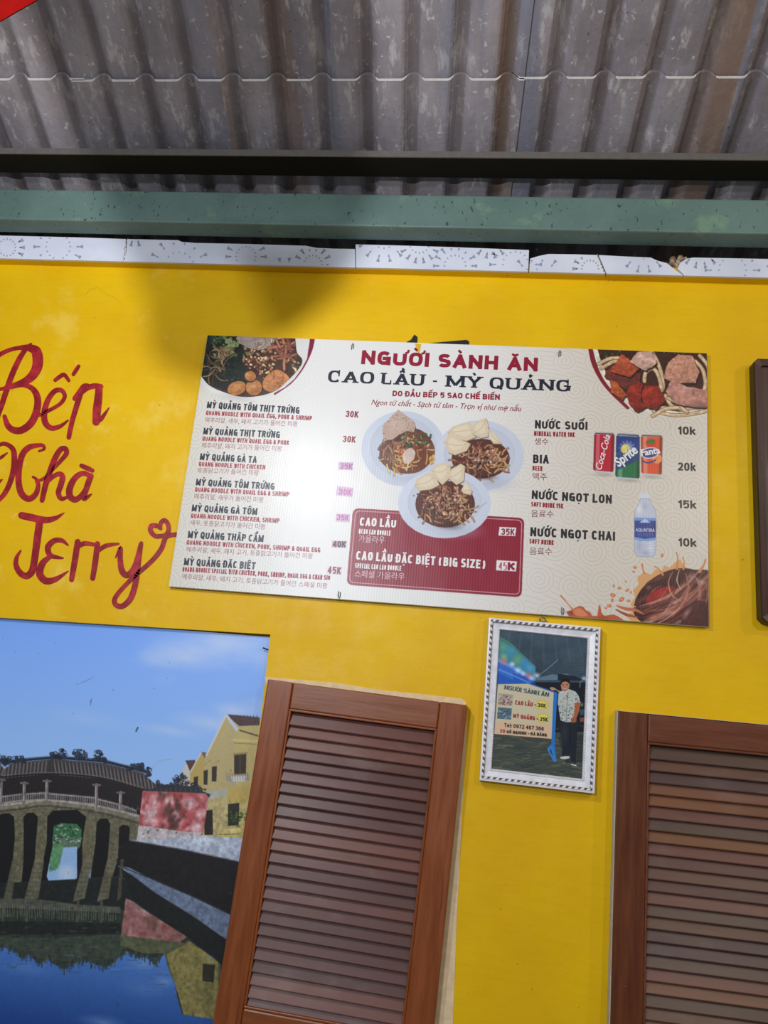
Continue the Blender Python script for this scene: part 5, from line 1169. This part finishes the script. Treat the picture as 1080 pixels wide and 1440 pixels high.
cv.poly(D(662,560,672,548,695,545,716,552,726,575,722,600,708,622,690,630,672,622,664,600), (182,124,100), smooth=True); cv.poly(D(658,575,662,552,680,538,706,536,724,550,728,582,718,568,700,558,676,562,666,578), (24,22,24), smooth=True)
cv.soft(*D(690,580)[0], 5, 4, (206,152,126), .7); cv.line(D(674,582,684,580), .9, (44,28,26)); cv.line(D(700,580,711,581), .9, (44,28,26)); cv.line(D(692,584,690,596,696,597), .6, (140,84,68), .8); cv.line(D(678,606,692,612,708,605), 1.1, (226,206,200)); cv.line(D(676,604,692,615,710,603), .5, (120,54,48), .8)
cv.poly(D(676,625,690,634,708,624,716,632,700,648,682,646), (196,198,196), smooth=False)
cv.build('printed_photo', M['photo'], fr, gain=.95)
yp = FY+.0103
for t, x0, y0, x1, y1, c, rgb, tr, md_ in (("NGƯỜI SÀNH ĂN",252,613,574,668,5.6,(30,74,104),.24,'serif'),("CAO LẦU",330,722,458,738,5.4,(176,42,52),.24,'serif'),("- 30K",470,738,552,748,5.4,(46,60,44),.22,'sans'),("MỲ QUẢNG",316,818,474,838,5.4,(176,42,52),.24,'sans'),("- 25K",486,840,566,848,5.4,(46,60,44),.22,'sans'),("Tel: 0972 467 366",252,886,538,914,5.2,(40,44,52),.2,'sans'),("29",220,926,258,930,4.8,(190,40,44),.22,'sans'),("HỒ NGHINH - ĐÀ NẴNG",270,932,560,956,4.2,(44,48,52),.26,'sans')):
    (a, b_), (c0, d0) = D(x0, y0)[0], D(x1, y1)[0]; line(fr, 'sign_lettering', t, a, b_, c0, d0, c, rgb, tr=tr, mode=md_, y=yp)
hx, hz = pix(763, 872, -.012); m = MB(); m.tube([(hx+.006*math.cos(a), -.012, hz+.006*math.sin(a)) for a in np.linspace(-.5, 3.7, 12)], .0016, 8); m.box(hx-.006, hx+.006, -.014, -.008, hz-.008, hz-.002); m.build('hanger', M['wire'], fr, smooth=False)

# ================================================================== dark frame cut by the right edge
df = tag(empty('wall_plaque', (0, 0, 0)), 'dark brown wooden plaque cut off by the right edge of the photo', 'plaque')
PY = -.034; A0, A1 = pix(1060, 503, PY), pix(1071.5, 875, PY)
x0, z1, z0 = A0[0], A0[1], A1[1]; x1 = x0+.42; sk = A1[0]-A0[0]
def outl(i, c_):
    return [(x0+i+c_, z1-i), (x1-i, z1-i), (x1-i, z0+i), (x0+i+c_+sk, z0+i), (x0+i+sk, z0+i+c_), (x0+i, z1-i-c_)]
m = MB(); R_ = [[(p[0], y, p[1]) for p in outl(i, c_)] for i, c_, y in ((.0, .010, -.001), (.0, .010, PY+.004), (.002, .009, PY))]
for a, b_ in zip(R_[:-1], R_[1:]):
    for i in range(6): m.face([a[i], a[(i+1) % 6], b_[(i+1) % 6], b_[i]])
m.face(R_[0]); m.build('frame', M['dark_frame_side'], df)
m = MB(); R_ = [[(p[0], y, p[1]) for p in outl(i, c_)] for i, c_, y in ((.002, .009, PY), (.016, .004, PY+.005), (.016, .004, PY+.012))]
for a, b_ in zip(R_[:-1], R_[1:]):
    for i in range(6): m.face([a[i], a[(i+1) % 6], b_[(i+1) % 6], b_[i]])
m.face(R_[0] if False else R_[2]); m.build('carved_face', M['dark_frame'], df)

# ================================================================== guessed red cloth: tip top left, unseen rest shaped to shade the wall
m = MB(); P = [(-.575,2.396),(-.558,2.387),(-.514,2.420),(-.497,2.46),(-.455,2.57),(-.665,2.57),(-.598,2.45),(-.58,2.415)]
m.prism(P, -1.0006, -.9994); m.tube([(-.72,-1.0,2.573),(-.56,-1.0,2.570),(-.40,-1.0,2.573)], .0025, 8)
tag(m.build('shadow_pennant', M['red_cloth']), 'red cloth tip poking into the top left corner under the roof', 'pennant')
